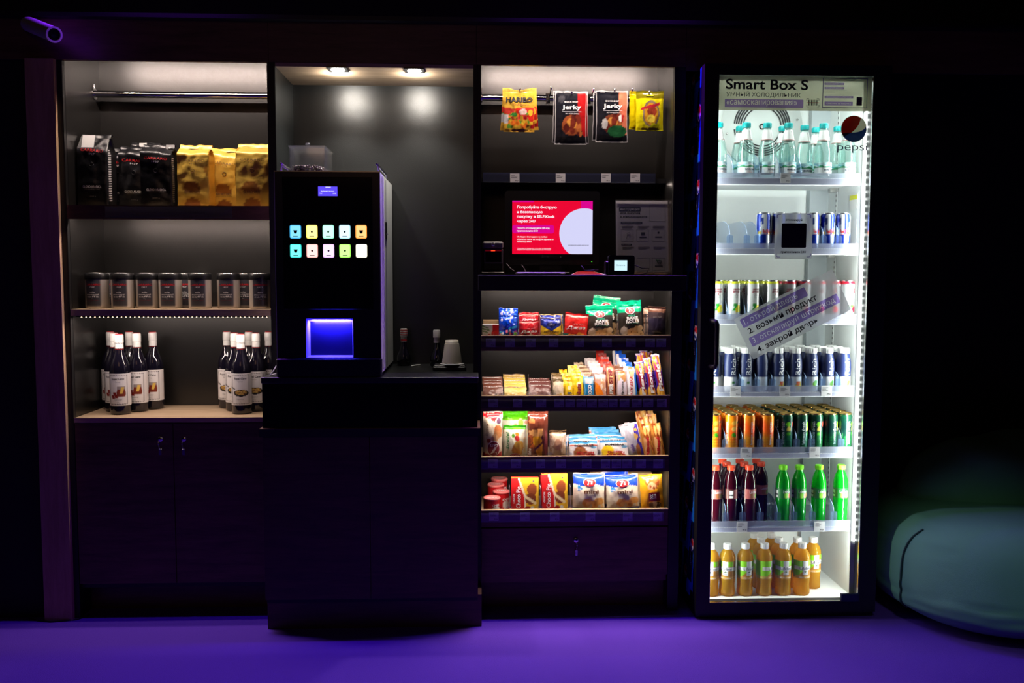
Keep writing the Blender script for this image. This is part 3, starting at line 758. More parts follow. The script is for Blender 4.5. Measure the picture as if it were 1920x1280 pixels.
m.add([(bx0, MY0, bz0), (bx0, MY0, bz1), (bx0 + .022, MY0 + D, bz1 - .03), (bx0 + .022, MY0 + D, bz0 + .012)], [(0, 1, 2, 3)], 'white_plastic')
m.add([(bx1, MY0, bz0), (bx1, MY0, bz1), (bx1 - .014, MY0 + D, bz1 - .03), (bx1 - .014, MY0 + D, bz0 + .012)], [(3, 2, 1, 0)], 'white_plastic')
m.add([(bx0 + .022, MY0 + D, bz0 + .012), (bx1 - .014, MY0 + D, bz0 + .012), (bx1 - .014, MY0 + D, bz1 - .03), (bx0 + .022, MY0 + D, bz1 - .03)], [(0, 1, 2, 3)], 'white_plastic')
bay = m.build('dispensing_bay', cm)
bcx = (bx0 + bx1) / 2 + .004; bcz = (bz0 + bz1) / 2
m = MB(); m.lathe([(.022, 0), (.022, -.004), (.020, -.004), (.020, 0)], 'white_plastic', (bcx, MY0 + D - .001, bcz + .01), 28, axis='Y', caps=False); m.lathe([(.001, -.002), (.011, -.002), (.011, 0)], 'white_plastic', (bcx, MY0 + D - .001, bcz + .01), 24, axis='Y', caps=False); m.build('nozzle', bay)
m = MB(); z = bz0 + .034; m.tube([(bcx - .028, MY0 + D - .002, z + .008), (bcx - .028, MY0 + .04, z), (bcx + .028, MY0 + .04, z), (bcx + .028, MY0 + D - .002, z + .008)], .0022, 'dark_metal'); m.build('cup_rest', bay)
m = MB(); m.box(MXL - .003, MXR + .003, MY0 - .012, MY0 + .029, MZ0, tz - .0008, 'machine_black', .004); m.build('drip_tray', cm)
area('bay_light', (bcx, MY0 + .004, bz1 - .010), bx1 - bx0 - .03, .010, 4.5, (.03, .02, 1), (radians(62), 0, 0), 150)
glow('screen_blue', rgb(88, 70, 235), 1.3)
x0, x1, z0, z1 = rect_px(596.5, 349.5, 632.5, 367.5, MY0 - .004); m = MB(); m.box(x0, x1, MY0 - .0042, MY0 - .003, z0, z1, 'screen_blue')
glow('pixel_white', (.8, .8, 1), 1.4)
m.flat_text('Выберите продукт', ((x0 + x1) / 2, MY0 - .0045, z0 + (z1 - z0) * .5), (x1 - x0) * .7, (z1 - z0) * .14, 'pixel_white', .01); m.flat_text('70.0°', (x0 + .010, MY0 - .0045, z0 + .009), .010, .004, 'pixel_white'); m.flat_text('13:40', (x1 - .010, MY0 - .0045, z0 + .009), .011, .004, 'pixel_white')
m.box(x0 + .025, x0 + .043, MY0 - .0045, MY0 - .0042, z1 - .003, z1 - .001, 'pixel_white')
m.build('display', cm)
BC = [[(120, 200, 235), (255, 236, 150), (190, 255, 225), (205, 240, 255), (250, 190, 120)], [(110, 225, 220), (255, 205, 200), (235, 205, 255), (190, 255, 140), (255, 250, 235)]]
names = [['blue espresso', 'yellow', 'mint', 'pale blue', 'orange'], ['teal', 'pink', 'violet', 'green', 'warm white']]
for j in range(2):
    for i in range(5):
        c = rgb(*BC[j][i]); n = f'button_glow_{j}_{i}'; glow(n, c, 1.5); n2 = f'button_rim_{j}_{i}'; glow(n2, tuple(q ** 1.8 for q in c), 1.5)
        u, v = 554 + i * 30.8 + j * .6, 434.3 + j * 35.8; x0, x1, z0, z1 = rect_px(u - 10.5, v - 12.6, u + 10.5, v + 12.6, MY0 - .004); cx, cz = (x0 + x1) / 2, (z0 + z1) / 2
        m = MB(); m.prism(rrect(cx, cz, x1 - x0, z1 - z0, .006, MY0 - .0046), (0, .0015, 0), n2); m.prism(rrect(cx, cz, x1 - x0 - .005, z1 - z0 - .005, .004, MY0 - .0052), (0, .0006, 0), n)
        ik = 'ink_green' if j == 0 else 'ink_brown'; s = 1 if i in (0, 4) else .55
        if not (j == 1 and i == 4):
            m.prism([(cx - .007 * s, MY0 - .0056, cz + .005 * s), (cx + .007 * s, MY0 - .0056, cz + .005 * s), (cx + .004 * s, MY0 - .0056, cz - .006 * s), (cx - .004 * s, MY0 - .0056, cz - .006 * s)][::1], (0, .0003, 0), 'dark_metal' if i in (0,) else ik)
            m.box(cx - .008, cx + .008, MY0 - .0055, MY0 - .0052, cz - .0165, cz - .0145, 'ink_grey')
        o = m.build('drink_button', cm); o['label'] = f'{names[j][i]} lit button'
x = MXR + .0026; z = az(724, 431, .0); m = MB(); m.box(x, x + .004, .02, .055, z - .032, z + .03, 'black_plastic', .001); m.box(x + .004, x + .007, .026, .05, z - .016, z - .012, 'chrome'); m.build('lock', cm)
for s in (-1, 1):
    X = (MXR - .006) if s > 0 else (MXL + .02); m = MB(); zz = MZ1
    m.tube([(X, MY0 + .02, zz), (X, MY0 + .02, zz + .02), (X - .004 * s, MY0 + .0, zz + .026)], .0028, 'chrome'); m.tube([(X, MY0 + .02, zz + .02), (X, MY0 + .30, zz + .02), (X, MY0 + .30, zz)], .0028, 'chrome'); m.tube([(X, MY0 + .02, zz + .026), (X, MY0 + .33, zz + .026)], .002, 'chrome'); m.build('top_rail', cm)
hx0, hx1 = ax(543, 310, MY0 + .03), ax(608.5, 310, MY0 + .03); hz1 = az(575, 272.5, MY0 + .03); HY0, HY1 = MY0 + .03, MY0 + .20
m = MB(); t = .003
for q in ((hx0, hx1, HY0, HY0 + t), (hx0, hx1, HY1 - t, HY1), (hx0, hx0 + t, HY0 + t, HY1 - t), (hx1 - t, hx1, HY0 + t, HY1 - t)): m.box(*q, MZ1 + .0005, hz1 - .006, 'hopper_plastic')
m.box(hx0 - .003, hx1 + .003, HY0 - .003, HY1 + .003, hz1 - .006, hz1, 'hopper_plastic', .001)
hp = m.build('bean_hopper', cm); hp['label'] = 'clear plastic bean hopper'
kx = ax(576, 271, HY0 + .02); m = MB(); m.lathe([(.006, hz1), (.005, hz1 + .004), (.009, hz1 + .008), (.006, hz1 + .012), (.001, hz1 + .012)], 'pet_clear', (kx, HY0 + .03, 0), 16); m.build('knob', hp)
R = random.Random(5); m = MB()
for k in range(420):                        # roasted beans heaped in the hopper
    x, y = R.uniform(hx0 + .008, hx1 - .008), R.uniform(HY0 + .008, HY1 - .008); zz = MZ1 + .004 + .016 * R.random() ** .5 + .004 * sin(x * 30)
    a = R.uniform(0, pi); q = []
    for dz, r in ((-.003, .0018), (0, .0042), (.003, .0018)):
        q += [(x + r * 1.3 * cos(b) * cos(a) - r * .8 * sin(b) * sin(a), y + r * 1.3 * cos(b) * sin(a) + r * .8 * sin(b) * cos(a), zz + dz) for b in [pi / 3 * i for i in range(6)]]
    m.add(q, [(j * 6 + i, j * 6 + (i + 1) % 6, (j + 1) * 6 + (i + 1) % 6, (j + 1) * 6 + i) for j in range(2) for i in range(6)] + [(12, 13, 14, 15, 16, 17)], 'bean', smooth=True)
mat('bean', rgb(120, 92, 66), .4)
o = m.build('coffee_beans', hp); o['kind'] = 'stuff'
# white power lead at the machine's side
pts = [(MXL - .012, MY0 + .05, CZ + .036), (MXL - .014, MY0 + .04, CZ + .034), (MXL - .022, MY0 + .03, CZ + .018), (MXL - .031, MY0 + .02, CZ + .004), (MXL - .033, MY0 + .05, CZ + .0022), (MXL - .02, MY0 + .12, CZ + .0022)]
o = MB().tube(pts, .0018, 'white_plastic').build('power_cable', org=(MXL - .02, MY0 + .03, CZ)); tag(o, 'thin white cable bent down beside the coffee machine', 'cable')

# ------------------------------------------------------------------ beside the machine
mat('niche_cap', (.55, .5, .48), .5)
clear('syrup_glass', (.02, .025, .03), .1, .05)
for u, v0, v1, capm, lab in ((757.5, 616, 687, 'cap_red', 'small dark syrup bottle with red striped cap beside the coffee machine'), (819, 618.5, 689, 'cap_white', 'small dark syrup bottle with plain white cap behind the cup stack')):
    p = on(u, v1 - 2, CZ); h = az(u, v0, p.y) - CZ; k = h / .15
    t = thing('syrup_bottle', lab, 'bottle', (p.x, p.y, CZ + .0005), 'small bottles on the counter')
    m = MB(); m.lathe([(r * k, z * k) for r, z in ((.022, 0), (.027, .004), (.0275, .03), (.026, .042), (.018, .06), (.0125, .078), (.011, .104))], 'syrup', seg=28); m.build('bottle', t, org=(0, 0, 0))
    m = MB(); m.lathe([(.0128 * k, .098 * k), (.012 * k, .118 * k)], 'niche_cap', seg=22, caps=False); m.lathe([(.0145 * k, .119 * k), (.0145 * k, .147 * k), (.0125 * k, .15 * k)], 'niche_cap', seg=22)
    if capm == 'cap_red':
        for q in (.124, .133, .142): m.lathe([(.0149 * k, q * k), (.0149 * k, (q + .004) * k)], 'cap_red', seg=22, caps=False)
        m.lathe([(.0130 * k, .101 * k), (.0127 * k, .108 * k)], 'cap_red', seg=22, caps=False)
    m.build('cap', t, org=(0, 0, 0))
p = on(847, 694, CZ); ty = p.y
t = thing('cup_tray', 'flat black tray under the upturned cups at the counter end', 'tray', (p.x, ty, CZ + .0005)); w0, w1 = ax(812, 690, ty) - p.x, ax(874, 690, ty) - p.x
m = MB(); m.box(w0, w1, -.028, .058, 0, .016, 'black_plastic', .003); m.box(w0 + .005, w1 - .004, -.024, .054, .016, .021, 'black_plastic', .002); m.build('tray', t, org=(0, 0, 0))
cx = ax(847.5, 690, ty + .012)
m = MB(); m.lathe([(.001, 0), (.044, 0), (.045, .002), (.040, .003), (.001, .003)], 'white_plastic', seg=36, caps=False); o = m.build('saucer', loc=(cx, ty + .012, CZ + .0222)); tag(o, 'thin white disc lying on the black tray under the cups', 'saucer')
def cup(x, y, z, h, lab):
    m = MB(); m.lathe([(.0360, 0), (.0374, .002), (.0366, .005), (.0268, h - .002), (.0255, h), (.0250, h - .004), (.001, h - .004)], 'cup_paper', seg=40, caps=False); o = m.build('paper_cup', loc=(x, y, z)); tag(o, lab, 'cup', 'upturned paper cups')
mat('cup_paper', rgb(196, 186, 170), .42)
cup(cx, ty + .012, CZ + .0255, az(847, 643, ty + .012) - CZ - .0255, 'pale paper cup turned upside down on the black tray')
m = MB(); z0 = az(847, 643, ty + .012); z1 = az(847, 637.5, ty + .012); m.lathe([(.0244, z0 - .0030), (.0240, z1), (.0228, z1 - .002), (.001, z1 - .002)], 'cup_paper', seg=36, caps=False); m.v = [(q[0], q[1], q[2] - z0) for q in m.v]; o = m.build('paper_cup', loc=(cx, ty + .012, z0)); tag(o, 'base of the inner paper cup sticking out of the upturned one', 'cup', 'upturned paper cups')
o = MB().tube([on(u, v, CZ + .003) for u, v in ((772, 686), (780, 684.5), (788, 684))], .0024, 'white_plastic').build('cable_end', org=on(780, 685, CZ)); tag(o, 'short white cable end lying behind the small bottle', 'cable')
# ------------------------------------------------------------------ the fridge
DY = -.09                                # front face of its door
FX0, FX1, FZ1 = .8030, 1.4686, 1.985
IX0, IX1, IY1 = .8220, 1.4180, .36
zdoor = az(1450, 1149, DY); IZ0 = az(1450, 1119, 0); IZ1 = 1.942
fr = thing('display_fridge', 'tall black upright fridge with glass door and blue printed side, full of drinks', 'fridge', (1.135, .2, 0))
m = MB()
m.box(FX0, IX0 - .001, -.045, .47, .042, FZ1, 'black_plastic'); m.box(IX1 + .001, FX1, -.045, .47, .042, FZ1, 'black_plastic')
m.box(IX0 - .001, IX1 + .001, IY1 + .002, .47, .042, FZ1, 'black_plastic'); m.box(IX0 - .001, IX1 + .001, -.045, IY1 + .002, IZ1 + .002, FZ1, 'black_plastic'); m.box(IX0 - .001, IX1 + .001, -.045, IY1 + .002, .042, IZ0 - .002, 'black_plastic')
m.box(FX0 + .004, FX1 - .004, -.075, .46, .0, .041, 'black_plastic'); m.build('body', fr)
m = MB()
m.box(IX0 - .0008, IX0, -.044, IY1, IZ0, IZ1, 'white_inner'); m.box(IX1, IX1 + .0008, -.030, IY1, IZ0, IZ1, 'white_inner'); m.box(IX0, IX1, IY1, IY1 + .001, IZ0, IZ1, 'white_inner')
m.box(IX0, IX1, -.044, IY1, IZ1, IZ1 + .001, 'white_inner'); m.box(IX0, IX1, -.044, IY1, IZ0 - .001, IZ0, 'white_inner')
x0, x1 = ax(1519, 350, IY1 - .03), IX1; m.box(x0, x1, IY1 - .03, IY1, IZ0, IZ1, 'grey_inner')
for y in (.02, .25):                      # perforated shelf uprights
    m.box(IX1 - .0012, IX1, y - .008, y + .008, .33, 1.93, 'white_inner')
    for k in range(78): m.box(IX1 - .0016, IX1 - .0012, y - .0022, y + .0022, .34 + .02 * k, .349 + .02 * k, 'ink')
m.box(IX1 - .0014, IX1 - .0008, .05, .12, 1.50, 1.555, 'paper'); m.box(IX1 - .0018, IX1 - .0014, .05, .12, 1.535, 1.552, 'yellow_rim'); m.box(IX1 - .0014, IX1 - .0008, .05, .12, 1.33, 1.46, 'paper')
m.build('liner', fr)
m = MB(); c = at(1428, 238, IY1 - .004); Y = c.y
m.lathe([(.165, 0), (.165, -.004), (.001, -.006)], 'white_inner', (c.x, Y, c.z), 48, axis='Y', caps=False)
for k, r in enumerate((.074, .084, .093, .1015, .110)):
    for q in range(4):
        a0, a1 = q * pi / 2 + .10, (q + 1) * pi / 2 - .10; n = 14; pl = []
        for R in (r, r + (.006 if k else .005)):
            for i in range(n + 1): a = a0 + (a1 - a0) * i / n; pl.append((c.x + R * cos(a), Y - .0075, c.z + R * sin(a)))
        m.add(pl, [(i, i + 1, n + 2 + i, n + 1 + i) for i in range(n)], 'ink')
m.lathe([(.007, -.0062), (.012, -.0062), (.012, -.009), (.007, -.009)], 'ink', (c.x, Y, c.z), 20, axis='Y', caps=False)
for a in range(8): m.lathe([(.001, -.008), (.004, -.008), (.004, -.004)], 'steel', (c.x + .145 * cos(a * pi / 4 + .2), Y, c.z + .145 * sin(a * pi / 4 + .2)), 10, axis='Y', caps=False)
o = m.build('fan_grille', fr); o['label'] = 'round slotted fan grille'
m = MB(); z0, z1 = az(1620, 1012, -.035), az(1620, 213, -.035)
m.box(IX1 - .030, IX1 - .0002, -.0449, -.037, IZ0, IZ1, 'white_plastic'); leds_x = IX1 - .018
m.box(IX1 - .028, IX1 - .006, -.0463, -.045, z0, z1, 'led_soft')
glow('led_soft', (.9, 1, .95), 1.6)
n = int((z1 - z0) / .0255)
for k in range(n + 1): m.lathe([(.0045, -.0485), (.0045, -.0466)], 'led_white', (leds_x, 0, z0 + .004 + k * .0255), 12, axis='Y')
o = m.build('light_strip', fr); o['label'] = 'bright white strip of lights'
# printed side
def side_art(u, v):
    y = -.045 + .30 * (u + 1) / 2; z = .056 + 1.929 * v; c = (36, 132, 246)
    for col, y0 in ((0, .085), (1, -.012), (2, .18)):
        ph = (z / .262 + (.5 if col == 1 else 0) + .12); k = ph - math.floor(ph) - .5; zz = k * .262
        q = (y - y0) + zz * .22
        if abs(q) < .034 - .05 * max(0, zz - .07) - .1 * max(0, zz - .095) and -.118 < zz < .118:
            c = (10, 16, 62) if q > -.026 else (40, 62, 130)
            g = math.hypot(q * 1.0 + .004, (zz - .028) * .9)
            if g < .021: c = (214, 36, 44) if zz > .028 + .2 * q else ((235, 235, 240) if zz > .018 + .3 * q else (24, 60, 150))
            elif g < .0235: c = (225, 225, 235)
    return rgb(*c)
m = MB(); m.grid(lambda u, v: (FX0 - .0008, .255 - (.30 * (u + 1) / 2), .056 + 1.929 * v), 60, 420, 'print_side', lambda u, v: side_art(-u, v))
art_mat('print_side', rough=.25)
for k in range(8):
    for y0, off in ((.085, 0), (-.012, .5)):
        z = (k + .5 - .12 - off) * .262 - .03
        if .07 < z < 1.95: m.flat_text('pepsi', (FX0 - .0012, y0 + .008, z), .05, .015, 'ink_white', .0, right=(0, -.30, -.95), up=(0, -.95, .3))
o = m.build('side_graphic', fr); o['label'] = 'blue side printed with dark cans'
# door
gx0, gx1, gz0, gz1 = rect_px(1350, 140, 1640.5, 1129, DY); gx0 -= .001
gx0, gx1 = .8535, 1.4045; gz0, gz1 = az(1480, 1128.5, DY), az(1495, 141, DY)
m = MB()
m.box(FX0, gx0, DY, -.0468, zdoor, FZ1 + .003, 'black_edge'); m.box(gx1, FX1, DY, -.0468, zdoor, FZ1 + .003, 'black_edge')
m.box(gx0, gx1, DY, -.0468, gz1, FZ1 + .003, 'black_edge'); m.box(gx0, gx1, DY, -.0468, zdoor, gz0, 'black_edge')
for q in ((gx0, gx0 + .0015, gz0, gz1), (gx1 - .0015, gx1, gz0, gz1), (gx0, gx1, gz0, gz0 + .0015)): m.box(q[0], q[1], DY + .002, DY + .012, q[2], q[3], 'steel')
dr = m.build('door', fr)
m = MB(); m.box(gx0 + .0016, gx1 - .0016, DY + .008, DY + .011, gz0 + .0016, gz1 - .0005, 'door_glass'); m.build('glass_pane', dr)
GY = DY + .0075
m = MB(); x = ax(1344, 640, DY - .04); zt, zb = az(1344, 602, DY - .04), az(1344, 689, DY - .04); xb = gx0 - .014
pts = [(xb, DY, zt), (xb + .002, DY - .028, zt), (xb + .008, DY - .038, zt - .002), (x - .004, DY - .042, zt - .003), (x, DY - .042, zt - .012), (x, DY - .042, zb + .012), (x - .004, DY - .042, zb + .003), (xb + .008, DY - .038, zb + .002), (xb + .002, DY - .028, zb), (xb, DY, zb)]
m.tube(pts, .0085, 'black_plastic', 12); m.build('handle', dr)
m = MB(); x0, x1, z0, z1 = rect_px(1577, 1113, 1611, 1128, DY - .006); m.box(x0, x1, DY - .008, DY + .006, z0, z1, 'ink_navy', .002); m.build('lock_box', dr)
# header sign
film_print('sign_paper', rgb(206, 202, 180), .55)
def px(m, u0, v0, u1, v1, y, t, im, r=None):
    x0, x1, z0, z1 = rect_px(u0, v0, u1, v1, y)
    if r: m.prism(rrect((x0 + x1) / 2, (z0 + z1) / 2, x1 - x0, z1 - z0, r, y), (0, t, 0), im)
    else: m.box(x0, x1, y, y + t, z0, z1, im)
def ptext(m, s, u0, v0, u1, v1, y, im, bo=0., res=2):
    x0, x1, z0, z1 = rect_px(u0, v0, u1, v1, y); m.flat_text(s, ((x0 + x1) / 2, y, (z0 + z1) / 2), x1 - x0, z1 - z0, im, bo, tilt=-.004, res=res)
m = MB(); Y = GY - .0004; m.box(gx0 + .0017, gx1 - .004, Y, Y + .0004, az(1490, 207.5, Y), gz1 - .001, 'sign_paper'); Y -= .0003
ptext(m, 'Smart Box S', 1361, 148.5, 1515.5, 168, Y, 'ink', .022, 4); ptext(m, 'УМНЫЙ ХОЛОДИЛЬНИК', 1362, 171.5, 1501.5, 183, Y, 'ink', .01, 3)
x0, x1, z0, z1 = rect_px(1359, 186, 1506.5, 201.8, Y); vs, fs = cut_bar('«самосканирования»', x1 - x0, z1 - z0, (x1 - x0) * .895, (z1 - z0) * .72, -(x1 - x0) * .03, .003); m.add([((x0 + x1) / 2 + x, Y, (z0 + z1) / 2 + y) for x, y in vs], fs, 'ink_purple')
mat('ink_pale', rgb(225, 220, 225), .5)
for k, (a, b) in enumerate(((1516, 1.6), (1518.6, 1), (1521, 2), (1524, 1), (1526, 1.6), (1529, 1), (1531, 1.6))): px(m, a, 187, a + b, 198, Y, .0002, 'ink')
px(m, 1513, 192, 1536, 193, Y - .0001, .0002, 'ink_red')
for a, b, c, d in ((1512.5, 184.5, 1517, 185.3), (1531.5, 184.5, 1536, 185.3), (1512.5, 200.2, 1517, 201), (1531.5, 200.2, 1536, 201), (1512.5, 184.5, 1513.3, 189), (1535.2, 184.5, 1536, 189), (1512.5, 196, 1513.3, 201), (1535.2, 196, 1536, 201)): px(m, a, b, c, d, Y, .0002, 'ink')
for a, b, c, d in ((1542.5, 146.3, 1626.5, 147.5), (1542.5, 201.5, 1626.5, 202.7), (1542.5, 146.3, 1543.6, 202.7), (1625.4, 146.3, 1626.5, 202.7)): px(m, a, b, c, d, Y, .0002, 'ink_purple_dark')
for i, (v0, v1, ue, bar, tx) in enumerate(((149, 151.5, 1573, 0, 'Как пользоваться'), (155, 159.2, 1583, 1, 'Отсканируй QR код'), (160.2, 162, 1585, 0, '1. Откройте приложение'), (163, 167, 1583, 1, 'Открой дверь'), (168, 170, 1588, 0, '2. Возьмите продукт'), (171.5, 173.5, 1566, 0, 'как оплатить'), (176.5, 178.5, 1583, 0, 'Отсканируйте код'), (180, 184, 1600, 1, 'Отсканируйте штрихкод'), (185, 187, 1588, 0, 'Оплатите покупку'), (188, 190, 1582, 0, 'и закройте дверь'), (190.5, 198, 1599, 1, 'Спасибо за покупку'))):
    if bar: x0, x1, z0, z1 = rect_px(1546, v0, ue, v1, Y); vs, fs = cut_bar(tx, x1 - x0, z1 - z0, (x1 - x0) * .86, (z1 - z0) * (.6 if v1 - v0 < 5 else .4), 0, .0008); m.add([((x0 + x1) / 2 + x, Y, (z0 + z1) / 2 + y) for x, y in vs], fs, 'ink_purple')
    else: ptext(m, tx, 1547, v0, ue, v1, Y, 'ink_grey')
px(m, 1606, 182, 1616.5, 198, Y, .0002, 'ink', .001); px(m, 1607, 183.4, 1615.5, 196.6, Y - .0001, .0002, 'sign_paper')
for k in range(3): px(m, 1608.5, 186 + 3.3 * k, 1614, 187.2 + 3.3 * k, Y - .0002, .0002, 'ink')
o = m.build('header_sign', dr); o['label'] = 'pale lettered sign across the top of the glass'
# frosted sticker with the four steps, turned about a quarter of a right angle
def sticker_frame(cu, cv, wpx, hpx, y, ang):
    c = at(cu, cv, y); s = (y + DCAM) / F * 1.0
    R = Vector((cos(ang), 0, sin(ang))); U = Vector((-sin(ang), 0, cos(ang))); return c, R, U, wpx * s, hpx * s
c, R, U, w, h = sticker_frame(1486.3, 589.3, 210, 86, GY - .0003, radians(27))
def loc(x, z, dy=0): return c + R * (x * w) + U * (z * h) + Vector((0, dy, 0))
def bar(m, x0, x1, z0, z1, im, dy, r):
    pl = []; W_, H_ = (x1 - x0) * w, (z1 - z0) * h
    for q in rrect((x0 + x1) / 2 * w, (z0 + z1) / 2 * h, W_, H_, r, 0): pl.append(c + R * q[0] + U * q[2] + Vector((0, dy, 0)))
    m.prism(pl, (0, .0002, 0), im)
m = MB(); bar(m, -.5, .5, -.5, .5, 'frost', 0, .006)
for i, (s, xa, xb, xt, pur) in enumerate((('1. открой дверь', -.455, .20, .11, 1), ('2. возьми продукт', -.435, .30, .26, 0), ('3. отсканируй штрихкод', -.455, .44, .40, 1), ('4. закрой дверь', -.435, .2, .185, 0))):
    zc = (.335, .105, -.125, -.35)[i]
    if pur:
        vs, fs = cut_bar(s, (xb - xa) * w, .215 * h, (xt + .43) * w, .165 * h, ((xt - .43) / 2 - (xa + xb) / 2) * w); cc = loc((xa + xb) / 2, zc - .008, -.0005)
        m.add([cc + R * x + U * y for x, y in vs], fs, 'ink_purple')
    else: m.flat_text(s, loc((-.43 + xt) / 2, zc - .012, -.0006), (xt + .43) * w, .165 * h, 'ink', .018, right=R, up=U, res=3)
o = m.build('instruction_sticker', dr); o['label'] = 'slanted frosted sticker with four numbered steps'
m = MB(); Y = GY - .0003; x0, x1, z0, z1 = rect_px(1453, 399.5, 1523, 485.5, Y); m.prism(rrect((x0 + x1) / 2, (z0 + z1) / 2, x1 - x0, z1 - z0, .006, Y), (0, .0002, 0), 'frost')
px(m, 1465.5, 418.5, 1512, 464.5, Y - .0003, .0002, 'ink', .005)
ptext(m, 'отсканируй', 1473.5, 409.5, 1504.5, 415, Y - .0003, 'ink', .02); ptext(m, 'приложением 24U', 1464, 470, 1511, 475.5, Y - .0003, 'ink', .02)
for u, v, su, sv in ((1457.5, 402, 1, 1), (1520.5, 402, -1, 1), (1455.5, 481.5, 1, -1), (1519.5, 481.5, -1, -1)):
    p = at(u, v, Y - .0003); s = .0019; m.tube([(p.x + su * 7 * s, p.y, p.z), (p.x + su * 2 * s, p.y, p.z), (p.x, p.y, p.z - sv * 2 * s), (p.x, p.y, p.z - sv * 6.5 * s)], .0011, 'ink_purple', 6)
o = m.build('scan_sticker', dr); o['label'] = 'square frosted sticker with purple corner marks'
m = MB(); Y = GY - .0003; p = at(1601, 241.5, Y); r = 24 * (Y + DCAM) / F; n = 40
film_print('globe_red', rgb(226, 50, 36), .55); film_print('globe_white', rgb(236, 232, 212), .55); film_print('globe_blue', rgb(56, 96, 190), .55); film_print('globe_ring', rgb(220, 216, 200), .55)
m.prism([(p.x + r * 1.03 * cos(2 * pi * k / n), Y, p.z + r * 1.03 * sin(2 * pi * k / n)) for k in range(n)], (0, .0002, 0), 'globe_ring')
m.prism([(p.x + r * cos(2 * pi * k / n), Y - .0002, p.z + r * sin(2 * pi * k / n)) for k in range(n)], (0, .0002, 0), 'globe_white')
def arc(a0, a1, mid, im):
    P = [(p.x + r * cos(a0 + (a1 - a0) * k / 16), Y - .0004, p.z + r * sin(a0 + (a1 - a0) * k / 16)) for k in range(17)]; A, B = Vector(P[-1]), Vector(P[0]); C = Vector((p.x + mid[0] * r, Y - .0004, p.z + mid[1] * r)); D = Vector((p.x + mid[2] * r, Y - .0004, p.z + mid[3] * r))
    for k in range(1, 12): t = k / 12; P.append(tuple(A * (1 - t) ** 3 + C * 3 * t * (1 - t) ** 2 + D * 3 * t * t * (1 - t) + B * t ** 3))
    m.prism(P, (0, .0002, 0), im)
arc(radians(58), radians(217), (-.1, -.35, .42, .1), 'globe_red'); arc(radians(-158), radians(14), (.78, -.35, -.1, -.28), 'globe_blue')
x0, x1, z0, z1 = rect_px(1570, 268.5, 1626, 286.5, Y)
m.flat_text('pepsi', ((x0 + x1) / 2, Y, (z0 + z1) / 2), x1 - x0, z1 - z0, 'ink_navy', -.006, res=4)
o = m.build('logo_sticker', dr); o['label'] = 'round red white and blue drink emblem with lettering'

# ------------------------------------------------------------------ fridge shelves
FV = [(324, 333, 347), (456, 465, 477.5), (589, 598, 608.5), (723, 734, 744), (838, 849, 859), (976, 987, 997)]
FZ, FS = [], []
for i, (va, vb, vc) in enumerate(FV):
    Y = -.008; z0, z1, z2 = az(1450, vc, Y), az(1450, vb, Y), az(1450, va, Y); zs = z1 - .004; FZ.append(zs)
    m = MB(); m.box(IX0 + .003, IX1 - .003, -.004, .33, zs - .009, zs, 'white_plastic'); m.box(IX0 + .003, IX1 - .001, Y, -.004, z0, z1, 'white_plastic', .002)
    m.box(IX1 - .03, IX1 - .0035, .235, .262, zs - .024, zs - .009, 'steel'); sh = m.build('shelf', fr); FS.append(sh)
    m = MB(); m.box(IX0 + .003, IX1 - .004, Y - .0015, Y, z1 - .002, z2, 'rail_plastic'); m.box(IX0 + .003, IX1 - .004, Y - .003, Y - .0015, z0 + .002, z1 - .003, 'rail_plastic')
    for k in range(56): x = IX0 + .008 + k * .0094; m.box(x, x + .0055, Y - .0018, Y - .0014, z1 - .0035, z1 - .0015, 'white_plastic')
    m.build('price_rail', sh)
TG = [[(1463.5, 1482.5, 325, 343)], [], [], [(1369, 1389, 724, 743.5), (1462, 1481.5, 724, 743.5), (1540, 1560, 723, 742.5)], [(1389, 1409.5, 839, 858.5), (1518, 1537.5, 838, 857.5)], [(1381.5, 1401.5, 978, 997), (1527, 1546.5, 977.5, 996.5)]]
for i in range(6): price_tags(FS[i], TG[i], -.0115, 40 + i)
DV = [((1375, 1425, 1470, 1508), .10, 0), ((1368, 1400, 1419, 1536, 1570), .105, .05), ((1369, 1401, 1434, 1470), .10, 0), ((1384, 1418, 1453, 1482, 1512, 1540, 1567), .082, .05), ((1369, 1403, 1436, 1463, 1500, 1530.5, 1564), .100, .055), ((1359, 1393, 1425, 1456, 1488, 1522, 1562.5), .105, .058)]
FC = [(1347, 1399, 1438, 1477.5, 1518, 1543.7, 1587), (1431, 1459, 1487.5, 1523, 1551, 1580), (1343, 1375.5, 1410.5, 1446, 1479, 1506.5, 1534, 1561.5, 1588.5),
      (1339, 1369, 1398, 1427, 1457.5, 1490, 1520, 1550, 1581), (1339, 1371.5, 1403, 1437.5, 1473.5, 1501.5, 1529, 1556.5, 1583.8), (1341, 1370.5, 1404, 1436, 1467.5, 1498, 1535, 1576)]
for i, (us, hh, tb) in enumerate(DV):
    cs = sorted(ax(u, FV[i][1] - 40, .036) for u in FC[i])
    for u in us:
        x = ax(u, FV[i][1], 0); lo = [c for c in cs if c < x]; hi = [c for c in cs if c >= x]
        if lo and hi and min(x - lo[-1], hi[0] - x) < .033: x = (lo[-1] + hi[0]) / 2
        elif lo and x - lo[-1] < .033: x = lo[-1] + .033
        elif hi and hi[0] - x < .033: x = hi[0] - .033
        divider(FS[i], u, .0, FZ[i] + .0005, FZ[i] + hh, .24, tb, 'divider_plastic', 'divider_edge', ub=x - .0008)
m = MB(); x0 = ax(1443, 1119, -.01); m.box(x0 - .018, x0 + .018, -.024, -.002, IZ0 + .0005, IZ0 + .0012, 'paper'); o = m.build('paper_slip', org=(x0, .01, IZ0)); tag(o, 'small white paper slip lying at the front of the fridge floor', 'paper')

